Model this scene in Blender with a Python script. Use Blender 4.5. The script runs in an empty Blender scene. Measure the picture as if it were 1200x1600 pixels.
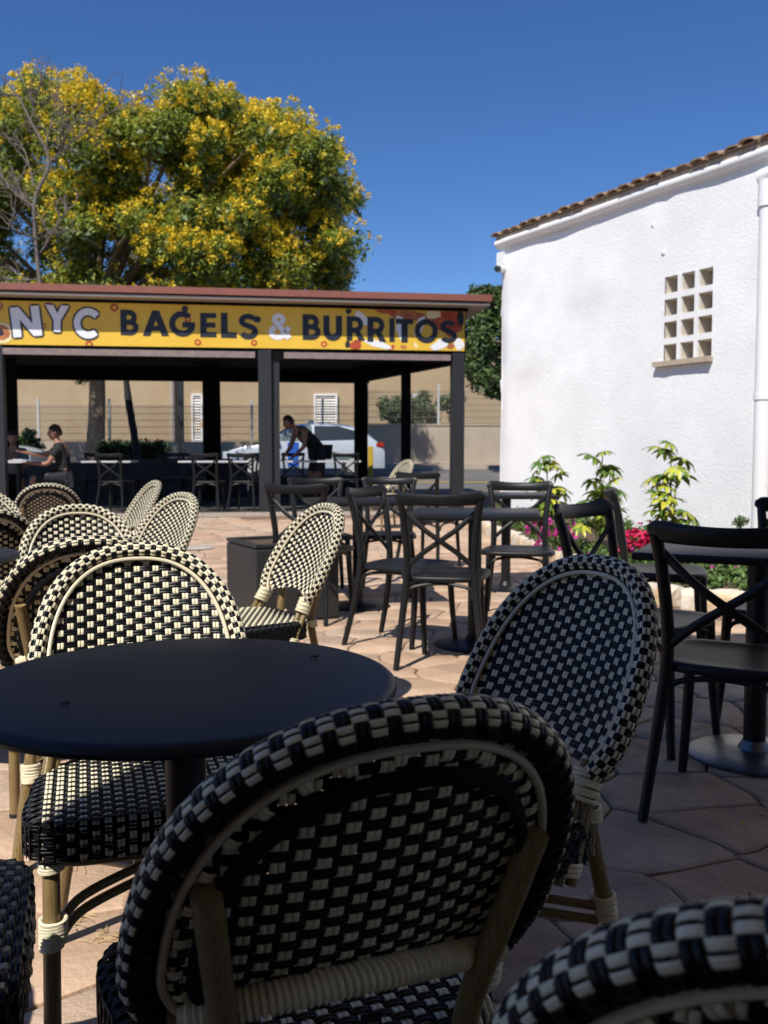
import bpy, math, random
import numpy as np
from mathutils import Vector, Matrix
R = math.radians
PI = math.pi
scene = bpy.context.scene
col = scene.collection

# ---------------------------------------------------------------- camera
EYE = 1.07
cam_d = bpy.data.cameras.new('camera')
cam = bpy.data.objects.new('camera', cam_d)
col.objects.link(cam)
cam.location = (0, 0, EYE)
PITCH = math.atan((800 - 705) / 1450)
cam.rotation_euler = (PI / 2 - PITCH, 0, 0)
cam_d.sensor_fit = 'VERTICAL'
cam_d.sensor_height = 24
cam_d.lens = 1450 / 1600 * 24
cam_d.clip_start = 0.02
cam_d.clip_end = 1000
cam_d.dof.use_dof = True
cam_d.dof.focus_distance = 1.55
cam_d.dof.aperture_fstop = 6.2
scene.camera = cam

# ---------------------------------------------------------------- light
SUN_AZ, SUN_EL = 26, 52          # light travels towards +Y and 26 deg to the right
w = bpy.data.worlds.new('World')
scene.world = w
w.use_nodes = True
nt = w.node_tree
nt.nodes.clear()
sky = nt.nodes.new('ShaderNodeTexSky')
sky.sky_type = 'NISHITA'
sky.sun_disc = False
sky.sun_elevation = R(SUN_EL)
sky.sun_rotation = R(180 + SUN_AZ)
sky.altitude = 1500
sky.air_density = 1.0
sky.dust_density = 0.0
sky.ozone_density = 6.0
bg = nt.nodes.new('ShaderNodeBackground')
bg.inputs['Strength'].default_value = 0.105
wo = nt.nodes.new('ShaderNodeOutputWorld')
hsv = nt.nodes.new('ShaderNodeHueSaturation')
hsv.inputs['Saturation'].default_value = 1.16
hsv.inputs['Hue'].default_value = 0.507
nt.links.new(sky.outputs[0], hsv.inputs['Color'])
nt.links.new(hsv.outputs[0], bg.inputs[0])
nt.links.new(bg.outputs[0], wo.inputs[0])
sun_d = bpy.data.lights.new('sun', 'SUN')
sun_d.energy = 5.0
sun_d.angle = R(0.53)
sun_d.color = (1.0, 0.95, 0.87)
sun = bpy.data.objects.new('sun', sun_d)
col.objects.link(sun)
sd = Vector((math.sin(R(SUN_AZ)) * math.cos(R(SUN_EL)), math.cos(R(SUN_AZ)) * math.cos(R(SUN_EL)), -math.sin(R(SUN_EL))))
sun.rotation_euler = sd.to_track_quat('-Z', 'Y').to_euler()
scene.view_settings.view_transform = 'Standard'
scene.view_settings.look = 'None'
scene.view_settings.gamma = 1
scene.view_settings.use_curve_mapping = False
scene.view_settings.exposure = 0.2
try:
    scene.cycles.max_bounces = 6
    scene.cycles.transparent_max_bounces = 6
except Exception:
    pass

# ---------------------------------------------------------------- helpers
def tag(o, label=None, cat=None, group=None, kind=None):
    if label: o['label'] = label
    if cat: o['category'] = cat
    if group: o['group'] = group
    if kind: o['kind'] = kind
    return o

def empty(name, loc=(0, 0, 0), rz=0, label=None, cat=None, group=None):
    o = bpy.data.objects.new(name, None)
    col.objects.link(o)
    o.location = loc
    o.rotation_euler = (0, 0, rz)
    o.empty_display_size = 0.1
    return tag(o, label, cat, group)

KIDS = {}
def parent(o, p):
    o.parent = p
    KIDS.setdefault(p.name, []).append(o)

def copy_tree(o, par=None):
    c = o.copy()
    col.objects.link(c)
    if par: parent(c, par)
    for ch in KIDS.get(o.name, []):
        copy_tree(ch, c)
    return c

class MB:
    def __init__(s):
        s.v = []; s.f = []; s.m = []; s.n = 0; s.q = []
    def add(s, v, f, m=0):
        v = [tuple(map(float, p)) for p in v]
        s.v.extend(v); b = s.n
        for k in f: s.f.append(tuple(i + b for i in k)); s.m.append(m)
        s.n += len(v)
    def box(s, c, d, rz=0, rx=0, ry=0, m=0, bev=0.0):
        hx, hy, hz = d[0] / 2, d[1] / 2, d[2] / 2
        M = Matrix.Rotation(rz, 3, 'Z') @ Matrix.Rotation(ry, 3, 'Y') @ Matrix.Rotation(rx, 3, 'X')
        if bev <= 0:
            P = [(-hx, -hy, -hz), (hx, -hy, -hz), (hx, hy, -hz), (-hx, hy, -hz), (-hx, -hy, hz), (hx, -hy, hz), (hx, hy, hz), (-hx, hy, hz)]
            F = [(0, 3, 2, 1), (4, 5, 6, 7), (0, 1, 5, 4), (1, 2, 6, 5), (2, 3, 7, 6), (3, 0, 4, 7)]
        else:
            P = []; F = []
            b = min(bev, hx * .9, hy * .9, hz * .9)
            rings = []
            for (z, i) in ((-hz, b), (-hz + b, 0), (hz - b, 0), (hz, b)):
                X, Y = hx - i, hy - i
                c_ = b * .6
                st = len(P)
                P += [(-X + c_, -Y, z), (X - c_, -Y, z), (X, -Y + c_, z), (X, Y - c_, z), (X - c_, Y, z), (-X + c_, Y, z), (-X, Y - c_, z), (-X, -Y + c_, z)]
                rings.append(list(range(st, st + 8)))
            for a, c2 in zip(rings, rings[1:]):
                for i in range(8): F.append((a[i], a[(i + 1) % 8], c2[(i + 1) % 8], c2[i]))
            F.append(tuple(rings[0][::-1])); F.append(tuple(rings[-1]))
        cc = Vector(c)
        s.add([M @ Vector(p) + cc for p in P], F, m)
    def tube(s, pts, r, n=8, m=0, cap=True, closed=False, flat=1.0, up=None):
        pts = [Vector(p) for p in pts]; N = len(pts)
        if not hasattr(r, '__len__'): r = [r] * N
        V = []; F = []
        prev = None
        for i, p in enumerate(pts):
            if closed: t = pts[(i + 1) % N] - pts[(i - 1) % N]
            else: t = pts[min(i + 1, N - 1)] - pts[max(i - 1, 0)]
            t.normalize()
            if prev is None:
                a = Vector(up) if up else (Vector((0, 0, 1)) if abs(t.z) < .9 else Vector((1, 0, 0)))
            else: a = prev
            a = (a - t * a.dot(t)).normalized(); prev = a
            b = t.cross(a)
            for k in range(n):
                an = 2 * PI * k / n
                V.append(p + (a * math.cos(an) * flat + b * math.sin(an)) * r[i])
        L = N if closed else N - 1
        for i in range(L):
            j = (i + 1) % N
            for k in range(n):
                k2 = (k + 1) % n
                F.append((i * n + k, i * n + k2, j * n + k2, j * n + k))
        if cap and not closed:
            F.append(tuple(range(n))[::-1]); F.append(tuple((N - 1) * n + k for k in range(n)))
        s.add(V, F, m)
    def lathe(s, prof, n=24, c=(0, 0, 0), m=0):
        V = []; F = []
        for (r, z) in prof:
            for k in range(n):
                a = 2 * PI * k / n
                V.append((c[0] + r * math.cos(a), c[1] + r * math.sin(a), c[2] + z))
        for i in range(len(prof) - 1):
            for k in range(n):
                k2 = (k + 1) % n
                F.append((i * n + k, i * n + k2, (i + 1) * n + k2, (i + 1) * n + k))
        F.append(tuple(range(n))[::-1]); F.append(tuple((len(prof) - 1) * n + k for k in range(n)))
        s.add(V, F, m)
    def prism(s, poly, z0, z1, m=0):
        n = len(poly)
        V = [(x, y, z0) for x, y in poly] + [(x, y, z1) for x, y in poly]
        F = [tuple(range(n))[::-1], tuple(range(n, 2 * n))] + [(i, (i + 1) % n, n + (i + 1) % n, n + i) for i in range(n)]
        s.add(V, F, m)
    def build(s, name, mats, par=None, smooth=True, ang=40):
        me = bpy.data.meshes.new(name)
        me.from_pydata(s.v, [], s.f)
        return finish(me, name, mats, par, smooth, ang, s.m)

def finish(me, name, mats, par=None, smooth=True, ang=40, mi=None):
    if not isinstance(mats, (list, tuple)): mats = [mats]
    for x in mats: me.materials.append(x)
    if mi is not None and len(mats) > 1: me.polygons.foreach_set('material_index', mi)
    me.update()
    if smooth:
        me.polygons.foreach_set('use_smooth', [True] * len(me.polygons))
        if ang is not None: me.set_sharp_from_angle(angle=R(ang))
    o = bpy.data.objects.new(name, me)
    col.objects.link(o)
    if par: parent(o, par)
    return o

def np_mesh(name, V, Q, mats, par=None, smooth=True, mi=None, ang=None):
    me = bpy.data.meshes.new(name)
    V = np.asarray(V, np.float32); Q = np.asarray(Q, np.int32)
    k = Q.shape[1]
    me.vertices.add(len(V)); me.vertices.foreach_set('co', V.ravel())
    me.loops.add(Q.size); me.loops.foreach_set('vertex_index', Q.ravel())
    me.polygons.add(len(Q)); me.polygons.foreach_set('loop_start', np.arange(0, Q.size, k, dtype=np.int32))
    me.update(calc_edges=True)
    me.validate()
    return finish(me, name, mats, par, smooth, ang, mi)

def catmull(pts, n=8):
    P = [Vector(p) for p in pts]
    P = [2 * P[0] - P[1]] + P + [2 * P[-1] - P[-2]]
    o = []
    for i in range(1, len(P) - 2):
        a, b, c, d = P[i - 1:i + 3]
        for j in range(n):
            t = j / n
            o.append(.5 * ((2 * b) + (c - a) * t + (2 * a - 5 * b + 4 * c - d) * t * t + (3 * b - a - 3 * c + d) * t ** 3))
    o.append(P[-2])
    return o

# ---------------------------------------------------------------- materials
def mat(name, c, rough=.6, var=0.0, ns=6.0, bump=0.0, bs=40.0, spec=.5, metal=0.0, c2=None, stretch=None, island=0.0, trans=0.0, detail=4, coat=0.0, dist=.01, thr=(.35, .65), emit=None):
    m = bpy.data.materials.new(name)
    m.use_nodes = True
    t = m.node_tree; N = t.nodes; L = t.links
    b = N['Principled BSDF']
    b.inputs['Roughness'].default_value = rough
    b.inputs['Specular IOR Level'].default_value = spec
    b.inputs['Metallic'].default_value = metal
    if coat:
        b.inputs['Coat Weight'].default_value = coat
        b.inputs['Coat Roughness'].default_value = .08
    rgb = N.new('ShaderNodeRGB'); rgb.outputs[0].default_value = (*c, 1)
    out = rgb.outputs[0]
    tc = N.new('ShaderNodeTexCoord')
    vec = tc.outputs['Object']
    if stretch:
        mp = N.new('ShaderNodeMapping'); mp.inputs['Scale'].default_value = stretch
        L.new(vec, mp.inputs['Vector']); vec = mp.outputs[0]
    if c2 is not None:
        n1 = N.new('ShaderNodeTexNoise'); n1.inputs['Scale'].default_value = ns; n1.inputs['Detail'].default_value = detail
        n1.inputs['Roughness'].default_value = .6
        L.new(vec, n1.inputs['Vector'])
        r_ = N.new('ShaderNodeMapRange'); r_.inputs['From Min'].default_value = thr[0]; r_.inputs['From Max'].default_value = thr[1]
        L.new(n1.outputs['Fac'], r_.inputs['Value'])
        mx = N.new('ShaderNodeMix'); mx.data_type = 'RGBA'
        L.new(r_.outputs[0], mx.inputs['Factor']); L.new(out, mx.inputs[6])
        mx.inputs[7].default_value = (*c2, 1); out = mx.outputs[2]
    if var:
        n2 = N.new('ShaderNodeTexNoise'); n2.inputs['Scale'].default_value = ns * 2.7; n2.inputs['Detail'].default_value = 6
        L.new(vec, n2.inputs['Vector'])
        r2 = N.new('ShaderNodeMapRange'); r2.inputs['From Min'].default_value = .25; r2.inputs['From Max'].default_value = .75
        r2.inputs['To Min'].default_value = 1 - var; r2.inputs['To Max'].default_value = 1 + var
        L.new(n2.outputs['Fac'], r2.inputs['Value'])
        hs = N.new('ShaderNodeHueSaturation'); L.new(r2.outputs[0], hs.inputs['Value']); L.new(out, hs.inputs['Color']); out = hs.outputs[0]
    if island:
        g = N.new('ShaderNodeNewGeometry')
        r3 = N.new('ShaderNodeMapRange'); r3.inputs['To Min'].default_value = 1 - island; r3.inputs['To Max'].default_value = 1 + island
        L.new(g.outputs['Random Per Island'], r3.inputs['Value'])
        hs = N.new('ShaderNodeHueSaturation'); L.new(r3.outputs[0], hs.inputs['Value']); L.new(out, hs.inputs['Color']); out = hs.outputs[0]
    L.new(out, b.inputs['Base Color'])
    if bump:
        n3 = N.new('ShaderNodeTexNoise'); n3.inputs['Scale'].default_value = bs; n3.inputs['Detail'].default_value = 6; n3.inputs['Roughness'].default_value = .6
        L.new(vec, n3.inputs['Vector'])
        bp = N.new('ShaderNodeBump'); bp.inputs['Strength'].default_value = bump; bp.inputs['Distance'].default_value = dist
        L.new(n3.outputs['Fac'], bp.inputs['Height']); L.new(bp.outputs[0], b.inputs['Normal'])
    if trans:
        tr = N.new('ShaderNodeBsdfTranslucent'); L.new(out, tr.inputs['Color'])
        ms = N.new('ShaderNodeMixShader'); ms.inputs[0].default_value = trans
        L.new(b.outputs[0], ms.inputs[1]); L.new(tr.outputs[0], ms.inputs[2])
        L.new(ms.outputs[0], N['Material Output'].inputs['Surface'])
    return m

M = dict(
    navy=mat('navy_strand', (.0036, .0039, .0058), .40, spec=.27, island=.35),
    cream=mat('cream_strand', (.76, .69, .49), .42, spec=.4, island=.08, var=.06, ns=60),
    piping=mat('cream_piping', (.68, .61, .45), .4, spec=.4, var=.06, ns=30),
    core=mat('dark_core', (.003, .0032, .005), .7, spec=.2),
    bamboo=mat('bamboo_print', (.26, .185, .080), .32, c2=(.165, .11, .045), ns=5, stretch=(60, 60, 2.2), spec=.5, thr=(.4, .62), bump=.15, bs=6, dist=.001),
    cap=mat('rubber_cap', (.01, .01, .01), .7),
    table=mat('navy_table', (.0165, .0175, .0225), .5, spec=.35, c2=(.024, .025, .029), thr=(.48, .75), var=.12, ns=4, bump=.04, bs=500, dist=.0004),
    black=mat('black_metal', (.0095, .010, .0105), .45, spec=.32, var=.12, ns=8, bump=.05, bs=90, dist=.001),
    steel=mat('brushed_steel', (.23, .235, .24), .36, metal=.85, var=.15, ns=7),
    planter=mat('planter_black', (.025, .026, .027), .5, spec=.4, var=.15, ns=3, bump=.1, bs=15, dist=.004),
    stone=mat('stamped_stone', (.43, .29, .19), .75, c2=(.51, .36, .25), ns=1.1, var=.2, bump=.9, bs=6, dist=.03, spec=.3),
    stone_b=mat('stamped_stone_grey', (.40, .29, .205), .75, c2=(.48, .355, .26), ns=1.5, var=.22, bump=.9, bs=8, dist=.03, spec=.3),
    stone_c=mat('stamped_stone_red', (.40, .262, .18), .75, c2=(.47, .33, .225), ns=1.3, var=.2, bump=.9, bs=7, dist=.03, spec=.3),
    joint=mat('dark_joint', (.20, .125, .085), .9, var=.3, ns=9, bump=.4, bs=60, dist=.006),
    asphalt=mat('asphalt', (.11, .105, .10), .9, c2=(.16, .15, .135), ns=.7, var=.15, bump=.3, bs=80, dist=.01),
    pinkpave=mat('pink_pavement', (.34, .23, .19), .85, var=.15, ns=3),
    white=mat('white_render', (.77, .772, .77), .8, c2=(.82, .822, .82), ns=1.3, var=.035, bump=.7, bs=34, dist=.008, spec=.25, thr=(.35, .6)),
    whitep=mat('white_paint', (.78, .78, .77), .45, var=.02, ns=5),
    holein=mat('block_inside', (.62, .56, .47), .9, var=.1, ns=9),
    blockerw=mat('sky_blocker_wall', (.20, .18, .155), .85, var=.1, ns=2),
    sill=mat('stone_sill', (.42, .34, .25), .85, var=.2, ns=12, bump=.4, bs=40),
    tile=mat('roof_tile', (.26, .17, .105), .85, c2=(.36, .25, .17), ns=5, var=.3, bump=.5, bs=30, dist=.01),
    kerbst=mat('kerb_stone', (.60, .54, .45), .85, c2=(.56, .41, .24), ns=4, var=.2, bump=.8, bs=13, dist=.03, thr=(.5, .62)),
    soil=mat('soil', (.09, .055, .035), .95, var=.3, ns=15, bump=.8, bs=40, dist=.02),
    redroof=mat('red_fascia', (.24, .085, .058), .5, var=.1, ns=3, bump=.1, bs=6),
    beigetrim=mat('beige_trim', (.36, .31, .26), .6),
    darkframe=mat('dark_frame', (.004, .0042, .0048), .8, spec=.1),
    post=mat('anthracite_post', (.024, .026, .029), .5, spec=.4, var=.08, ns=4),
    mauve=mat('mauve_valance', (.23, .175, .165), .7, var=.2, ns=5, bump=.3, bs=8, dist=.02),
    banner=mat('banner_yellow', (.78, .50, .05), .5, c2=(.74, .46, .04), ns=1.5, bump=.35, bs=3.0, dist=.02),
    letter=mat('letter_ink', (.018, .021, .030), .5),
    letterw=mat('letter_white', (.78, .79, .80), .5),
    orange=mat('print_orange', (.55, .10, .03), .5, c2=(.35, .05, .02), ns=6),
    brown=mat('print_brown', (.30, .09, .04), .5, c2=(.55, .2, .06), ns=8),
    cheese=mat('print_cheese', (.85, .72, .40), .5),
    beige=mat('beige_render', (.39, .29, .18), .9, c2=(.43, .325, .21), ns=.5, var=.07, bump=.3, bs=20, dist=.01, spec=.2),
    grey=mat('grey_wall', (.40, .345, .27), .9, c2=(.35, .30, .235), ns=.8, var=.08, bump=.4, bs=15, dist=.01, spec=.2),
    wire=mat('galvanised_wire', (.16, .15, .13), .6, metal=.3),
    shutter=mat('white_shutter', (.72, .70, .66), .6, c2=(.55, .36, .20), ns=2.2, thr=(.56, .72)),
    glass=mat('dark_glass', (.02, .025, .03), .12, spec=.6),
    glassl=mat('pale_glass', (.12, .16, .15), .1, spec=.7),
    carw=mat('shaded_car_paint', (.40, .44, .49), .3, spec=.5, coat=.4),  # white paint greyed towards blue, shade on the car put into the colour
    blue=mat('blue_stripe', (.02, .09, .42), .4),
    tyre=mat('tyre', (.012, .012, .012), .85),
    redl=mat('red_light', (.30, .02, .01), .3),
    bollard=mat('yellow_bollard', (.50, .33, .02), .5),
    skin=mat('skin', (.33, .155, .095), .55),
    hair=mat('hair', (.035, .017, .010), .7, bump=.5, bs=60),
    shirt=mat('black_shirt', (.012, .012, .013), .85),
    shirtg=mat('grey_shirt', (.17, .15, .14), .85),
    shorts=mat('dark_shorts', (.012, .013, .018), .85, c2=(.09, .09, .10), ns=14, thr=(.62, .7)),
    bark=mat('bark', (.28, .20, .13), .9, c2=(.15, .105, .07), ns=7, stretch=(2, 2, .5), bump=.9, bs=9, dist=.03),
    dead=mat('bare_twig', (.17, .135, .11), .9, var=.2, ns=5),
    leaf=mat('tree_leaf', (.31, .355, .05), .55, island=.3, trans=.42),
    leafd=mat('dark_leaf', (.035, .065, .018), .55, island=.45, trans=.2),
    flower=mat('yellow_flower', (.80, .58, .03), .6, island=.22, trans=.25),
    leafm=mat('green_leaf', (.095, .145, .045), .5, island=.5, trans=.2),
    sleaf=mat('glossy_leaf', (.085, .17, .02), .38, c2=(.50, .50, .05), ns=7, thr=(.53, .66), trans=.2),
    sleaf2=mat('yellow_leaf', (.55, .55, .06), .38, c2=(.12, .22, .02), ns=9, thr=(.5, .62), trans=.2),
    stem=mat('green_stem', (.10, .12, .04), .7),
    groundleaf=mat('bed_leaf', (.10, .17, .04), .6, island=.5, trans=.2),
    pink=mat('pink_petal', (.55, .05, .30), .6, island=.3, trans=.25),
    magenta=mat('magenta_petal', (.60, .012, .10), .6, island=.25, trans=.2),
    paper=mat('paper', (.5, .52, .56), .7),
    grass=mat('dry_grass', (.48, .36, .17), .8, island=.3),
    awn=mat('awning_fabric', (.50, .44, .36), .8, trans=.34),
    label=mat('tag_black', (.012, .012, .013), .5),
    taglet=mat('tag_print', (.28, .29, .30), .5),
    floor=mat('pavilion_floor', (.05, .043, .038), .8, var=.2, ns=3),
    slab=mat('slab_edge', (.42, .36, .29), .85, var=.15, ns=6, bump=.5, bs=20),
    ac=mat('ac_grey', (.42, .43, .42), .5),
    topglare=mat('glare_tabletop', (.55, .55, .55), .3),  # pale colour stands in for back-light glare on the pavilion tables
    disc=mat('manhole_disc', (.42, .38, .33), .7, var=.2, ns=9),
    cloth=mat('cloth_dark', (.02, .02, .022), .8),
)

rng = random.Random(7)

# ---------------------------------------------------------------- ground
def gh(y):
    K = ((-50, 0), (7.5, 0), (12, .11), (14, .14), (20, .22), (24, .36), (27, .40), (33, .60), (80, .8), (400, .8))
    for (a, b), (c, d) in zip(K, K[1:]):
        if y <= c: return b + (d - b) * max(0, (y - a)) / (c - a)
    return K[-1][1]

# terrain sheet
g = MB()
YS = [-40, -4, 0, 2, 4, 6, 7.5, 9, 10.5, 12, 13, 14, 17, 20, 22, 24, 27, 30, 33, 80, 400]
XS = [-400, -30, -8, 0, 8, 30, 400]
V = [(x, y, gh(y) - .045) for y in YS for x in XS]
F = [(j * len(XS) + i, j * len(XS) + i + 1, (j + 1) * len(XS) + i + 1, (j + 1) * len(XS) + i) for j in range(len(YS) - 1) for i in range(len(XS) - 1)]
g.add(V, F)
tag(g.build('ground', M['asphalt'], smooth=False), kind='structure')

def strip(name, y0, y1, dz, m, x0=-40, x1=30):
    b = MB(); ys_ = sorted({y0, y1} | {y for y in YS if y0 < y < y1})
    V = [(x, y, gh(y) + dz) for y in ys_ for x in (x0, x1)]
    F = [(2 * j, 2 * j + 1, 2 * j + 3, 2 * j + 2) for j in range(len(ys_) - 1)]
    b.add(V, F)
    return tag(b.build(name, m, smooth=False), kind='structure')
strip('road', 20.2, 30.0, -.035, M['asphalt'])
strip('road_line', 23.0, 23.25, -.028, M['bollard'])
strip('pavement', 30.9, 33.9, .02, M['pinkpave'])
k = MB(); k.box((-5, 30.8, gh(30.8) + .0), (70, .2, .16)); tag(k.build('kerb', M['grey']), kind='structure')

# stamped stones: Voronoi cells, each a raised, bevelled slab
patio = MB()
PY = [-3, 0, 2, 4, 6, 7.5, 9, 10.5, 12, 13.2, 14, 20.2]
V = [(x, y, gh(y) - .012) for y in PY for x in (-12, 9)]
patio.add(V, [(2 * j, 2 * j + 1, 2 * j + 3, 2 * j + 2) for j in range(len(PY) - 1)])
patio = tag(patio.build('patio', M['joint'], smooth=False), kind='structure')

def clip(poly, a, b, c):
    out = []
    for i in range(len(poly)):
        p, q = poly[i], poly[(i + 1) % len(poly)]
        dp, dq = a * p[0] + b * p[1] - c, a * q[0] + b * q[1] - c
        if dp <= 0: out.append(p)
        if (dp < 0 < dq) or (dq < 0 < dp):
            t = dp / (dp - dq); out.append((p[0] + (q[0] - p[0]) * t, p[1] + (q[1] - p[1]) * t))
    return out

def stone_mesh(b, poly, rnd):
    cx = sum(p[0] for p in poly) / len(poly); cy = sum(p[1] for p in poly) / len(poly)
    pts = []
    for i in range(len(poly)):
        p, q = poly[i], poly[(i + 1) % len(poly)]
        L = math.hypot(q[0] - p[0], q[1] - p[1])
        if L < .02: pts.append(p); continue
        pts.append((p[0] * .97 + q[0] * .03, p[1] * .97 + q[1] * .03))
        n = max(1, int(L / .11))
        for j in range(1, n + 1):
            t = j / (n + 1)
            x = p[0] + (q[0] - p[0]) * t; y = p[1] + (q[1] - p[1]) * t
            # the same wobble for both neighbours: depends on place only
            wv = .016 * math.sin(x * 17 + 3 * math.sin(y * 9)) + .011 * math.sin(y * 29 + x * 11)
            pts.append((x - (q[1] - p[1]) / L * wv * 0 + wv * .7, y + .013 * math.sin(x * 23 + y * 13)))
    n = len(pts)
    tilt = (rnd.uniform(-.006, .006), rnd.uniform(-.006, .006)); dz = rnd.uniform(-.0015, .0025)
    V = []
    for (ins, z) in ((.0035, -.016), (.005, -.0045), (.015, 0.0)):
        for (x, y) in pts:
            dx, dy = cx - x, cy - y; d = max(1e-6, math.hypot(dx, dy))
            X, Y = x + dx / d * ins, y + dy / d * ins
            V.append((X, Y, gh(Y) + z + dz + (tilt[0] * (X - cx) + tilt[1] * (Y - cy) if z > -.01 else 0)))
    F = []
    for r_ in range(2):
        for i in range(n):
            j = (i + 1) % n
            F.append((r_ * n + i, r_ * n + j, (r_ + 1) * n + j, (r_ + 1) * n + i))
    F.append(tuple(range(2 * n, 3 * n)))
    b.add([(x - cx, y - cy, z) for x, y, z in V], F)
    return cx, cy

prn = random.Random(11)
S_ = .345
seeds = {}
for i in range(-24, 21):
    for j in range(-3, 56):
        seeds[(i, j)] = ((i + .5 * (j % 2) + prn.uniform(-.36, .36)) * S_, (j + prn.uniform(-.36, .36)) * S_ * .92)
cells = []
for (i, j), (sx, sy) in seeds.items():
    if sy > 13.0 or sy < .2: continue
    if abs(sx) > .5 * sy + 1.6: continue
    if sx > 1.9 + (sy - 6.3) * -.12 and sy > 6.0: continue
    poly = [(sx - 1, sy - 1), (sx + 1, sy - 1), (sx + 1, sy + 1), (sx - 1, sy + 1)]
    for di in range(-3, 4):
        for dj in range(-3, 4):
            if (di or dj) and (i + di, j + dj) in seeds:
                tx, ty = seeds[(i + di, j + dj)]
                a, b_ = tx - sx, ty - sy
                poly = clip(poly, a, b_, (tx * tx + ty * ty - sx * sx - sy * sy) / 2)
    if len(poly) >= 3: cells.append((sy, sx, poly))
def key(c):
    vis = abs(c[1]) < .414 * c[0] + .25 and c[0] > 1.6
    return (0 if vis else 1, c[0])
cells.sort(key=key)
far = MB()
SM = [M['stone'], M['stone_b'], M['stone_c']]
for n_, (sy, sx, poly) in enumerate(cells):
    if n_ < 290:
        b = MB(); cx, cy = stone_mesh(b, poly, prn)
        o = b.build('paving_stone', prn.choice(SM), patio, ang=25)
        o.location = (cx, cy, 0)
    else:
        b = MB(); cx, cy = stone_mesh(b, poly, prn)
        far.add([(x + cx, y + cy, z) for x, y, z in b.v], b.f, prn.randrange(3))
tag(far.build('paving_stones', SM, patio, ang=25), kind='stuff')

# straight expansion joints of weeds/dry grass tufts come with the small things below

# ---------------------------------------------------------------- white building on the right
CX, CY = 1.485, 11.95
uw = Vector((.459, -.888, 0)); nw = Vector((-.888, -.459, 0))   # along the wall towards the viewer; outward
def wp(a, h, d=0):                      # a metres from the corner, h height, d proud of the wall
    return Vector((CX, CY, 0)) + uw * a + nw * d + Vector((0, 0, h))
bld = empty('white_building', (CX, CY, 0), 0, 'white rendered single storey building with tiled eave and block grille, right side', 'building')
inv = Matrix.Translation(-Vector((CX, CY, 0)))
def wbox(b, a0, a1, h0, h1, d0, d1, m=0):
    P = [wp(a, h, d) - Vector((CX, CY, 0)) for h in (h0, h1) for (a, d) in ((a0, d0), (a1, d0), (a1, d1), (a0, d1))]
    b.add(P, [(0, 1, 2, 3), (7, 6, 5, 4), (4, 5, 1, 0), (5, 6, 2, 1), (6, 7, 3, 2), (7, 4, 0, 3)], m)
WT, WE = 3.78, 9.5
A0, A1 = 2.88, 3.50                     # grille
H0, H1 = 1.97, 2.80
# wall skin as a gridded sheet with a slightly wavy face, opening left for the grille
wv = MB()
As = sorted(set([0, .03, .06] + [i * .25 for i in range(1, 38)] + [A0, A1, WE]))
Hs = sorted(set([0] + [i * .25 for i in range(1, 16)] + [H0, H1, WT]))
def wav(a, h):
    if min(abs(a - A0), abs(a - A1)) < .01 or min(abs(h - H0), abs(h - H1)) < .01: return 0
    if a < .05: return -.02 + .012 * math.sin(h * 2)
    return .007 * math.sin(a * 1.9 + h * .7) + .005 * math.sin(h * 2.9 + a) + .005 * math.sin(a * 5.3 - h * 4)
idx = {}
V = []
for i, a in enumerate(As):
    for j, h in enumerate(Hs):
        idx[i, j] = len(V); V.append(wp(a, h, wav(a, h)) - Vector((CX, CY, 0)))
F = []
for i in range(len(As) - 1):
    for j in range(len(Hs) - 1):
        am, hm = (As[i] + As[i + 1]) / 2, (Hs[j] + Hs[j + 1]) / 2
        if A0 < am < A1 and H0 < hm < H1: continue
        F.append((idx[i, j], idx[i + 1, j], idx[i + 1, j + 1], idx[i, j + 1]))
wv.add(V, F)
wbox(wv, -.01, WE, 0, WT - .02, -.30, -.26)
wbox(wv, -.0, .02, 0, WT - .02, -6, -.02)
wv.build('wall', M['white'], bld, ang=60)
# grille of open blocks
nC, nR = 3, 4
web = .048
cw = (A1 - A0 - web * (nC - 1)) / nC; ch = (H1 - H0 - web * 1.25 * (nR - 1)) / nR
gr = MB()
for i in range(nC - 1):
    a = A0 + (i + 1) * cw + i * web
    wbox(gr, a, a + web, H0, H1, -.20, .006)
for j in range(nR - 1):
    h = H0 + (j + 1) * ch + j * web * 1.25
    for i in range(nC):
        a = A0 + i * (cw + web)
        wbox(gr, a, a + cw, h, h + web * 1.25, -.20, .003)
grille = gr.build('block_grille', M['whitep'], bld, smooth=False)
for i in range(nC):
    for j in range(nR):
        a = A0 + i * (cw + web); h = H0 + j * (ch + web * 1.25)
        b = MB(); e = .004
        wbox(b, a, a + e, h, h + ch, -.20, -.012); wbox(b, a + cw - e, a + cw, h, h + ch, -.20, -.012)
        wbox(b, a + e, a + cw - e, h, h + e, -.20, -.012); wbox(b, a + e, a + cw - e, h + ch - e, h + ch, -.20, -.012)
        wbox(b, a, a + cw, h, h + ch, -.22, -.202)
        b.build('grille_block', M['holein'], grille, smooth=False)
b = MB(); wbox(b, A0 - .09, A1 + .02, H0 - .055, H0 - .005, -.02, .07); b.build('window_sill', M['sill'], bld)
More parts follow.
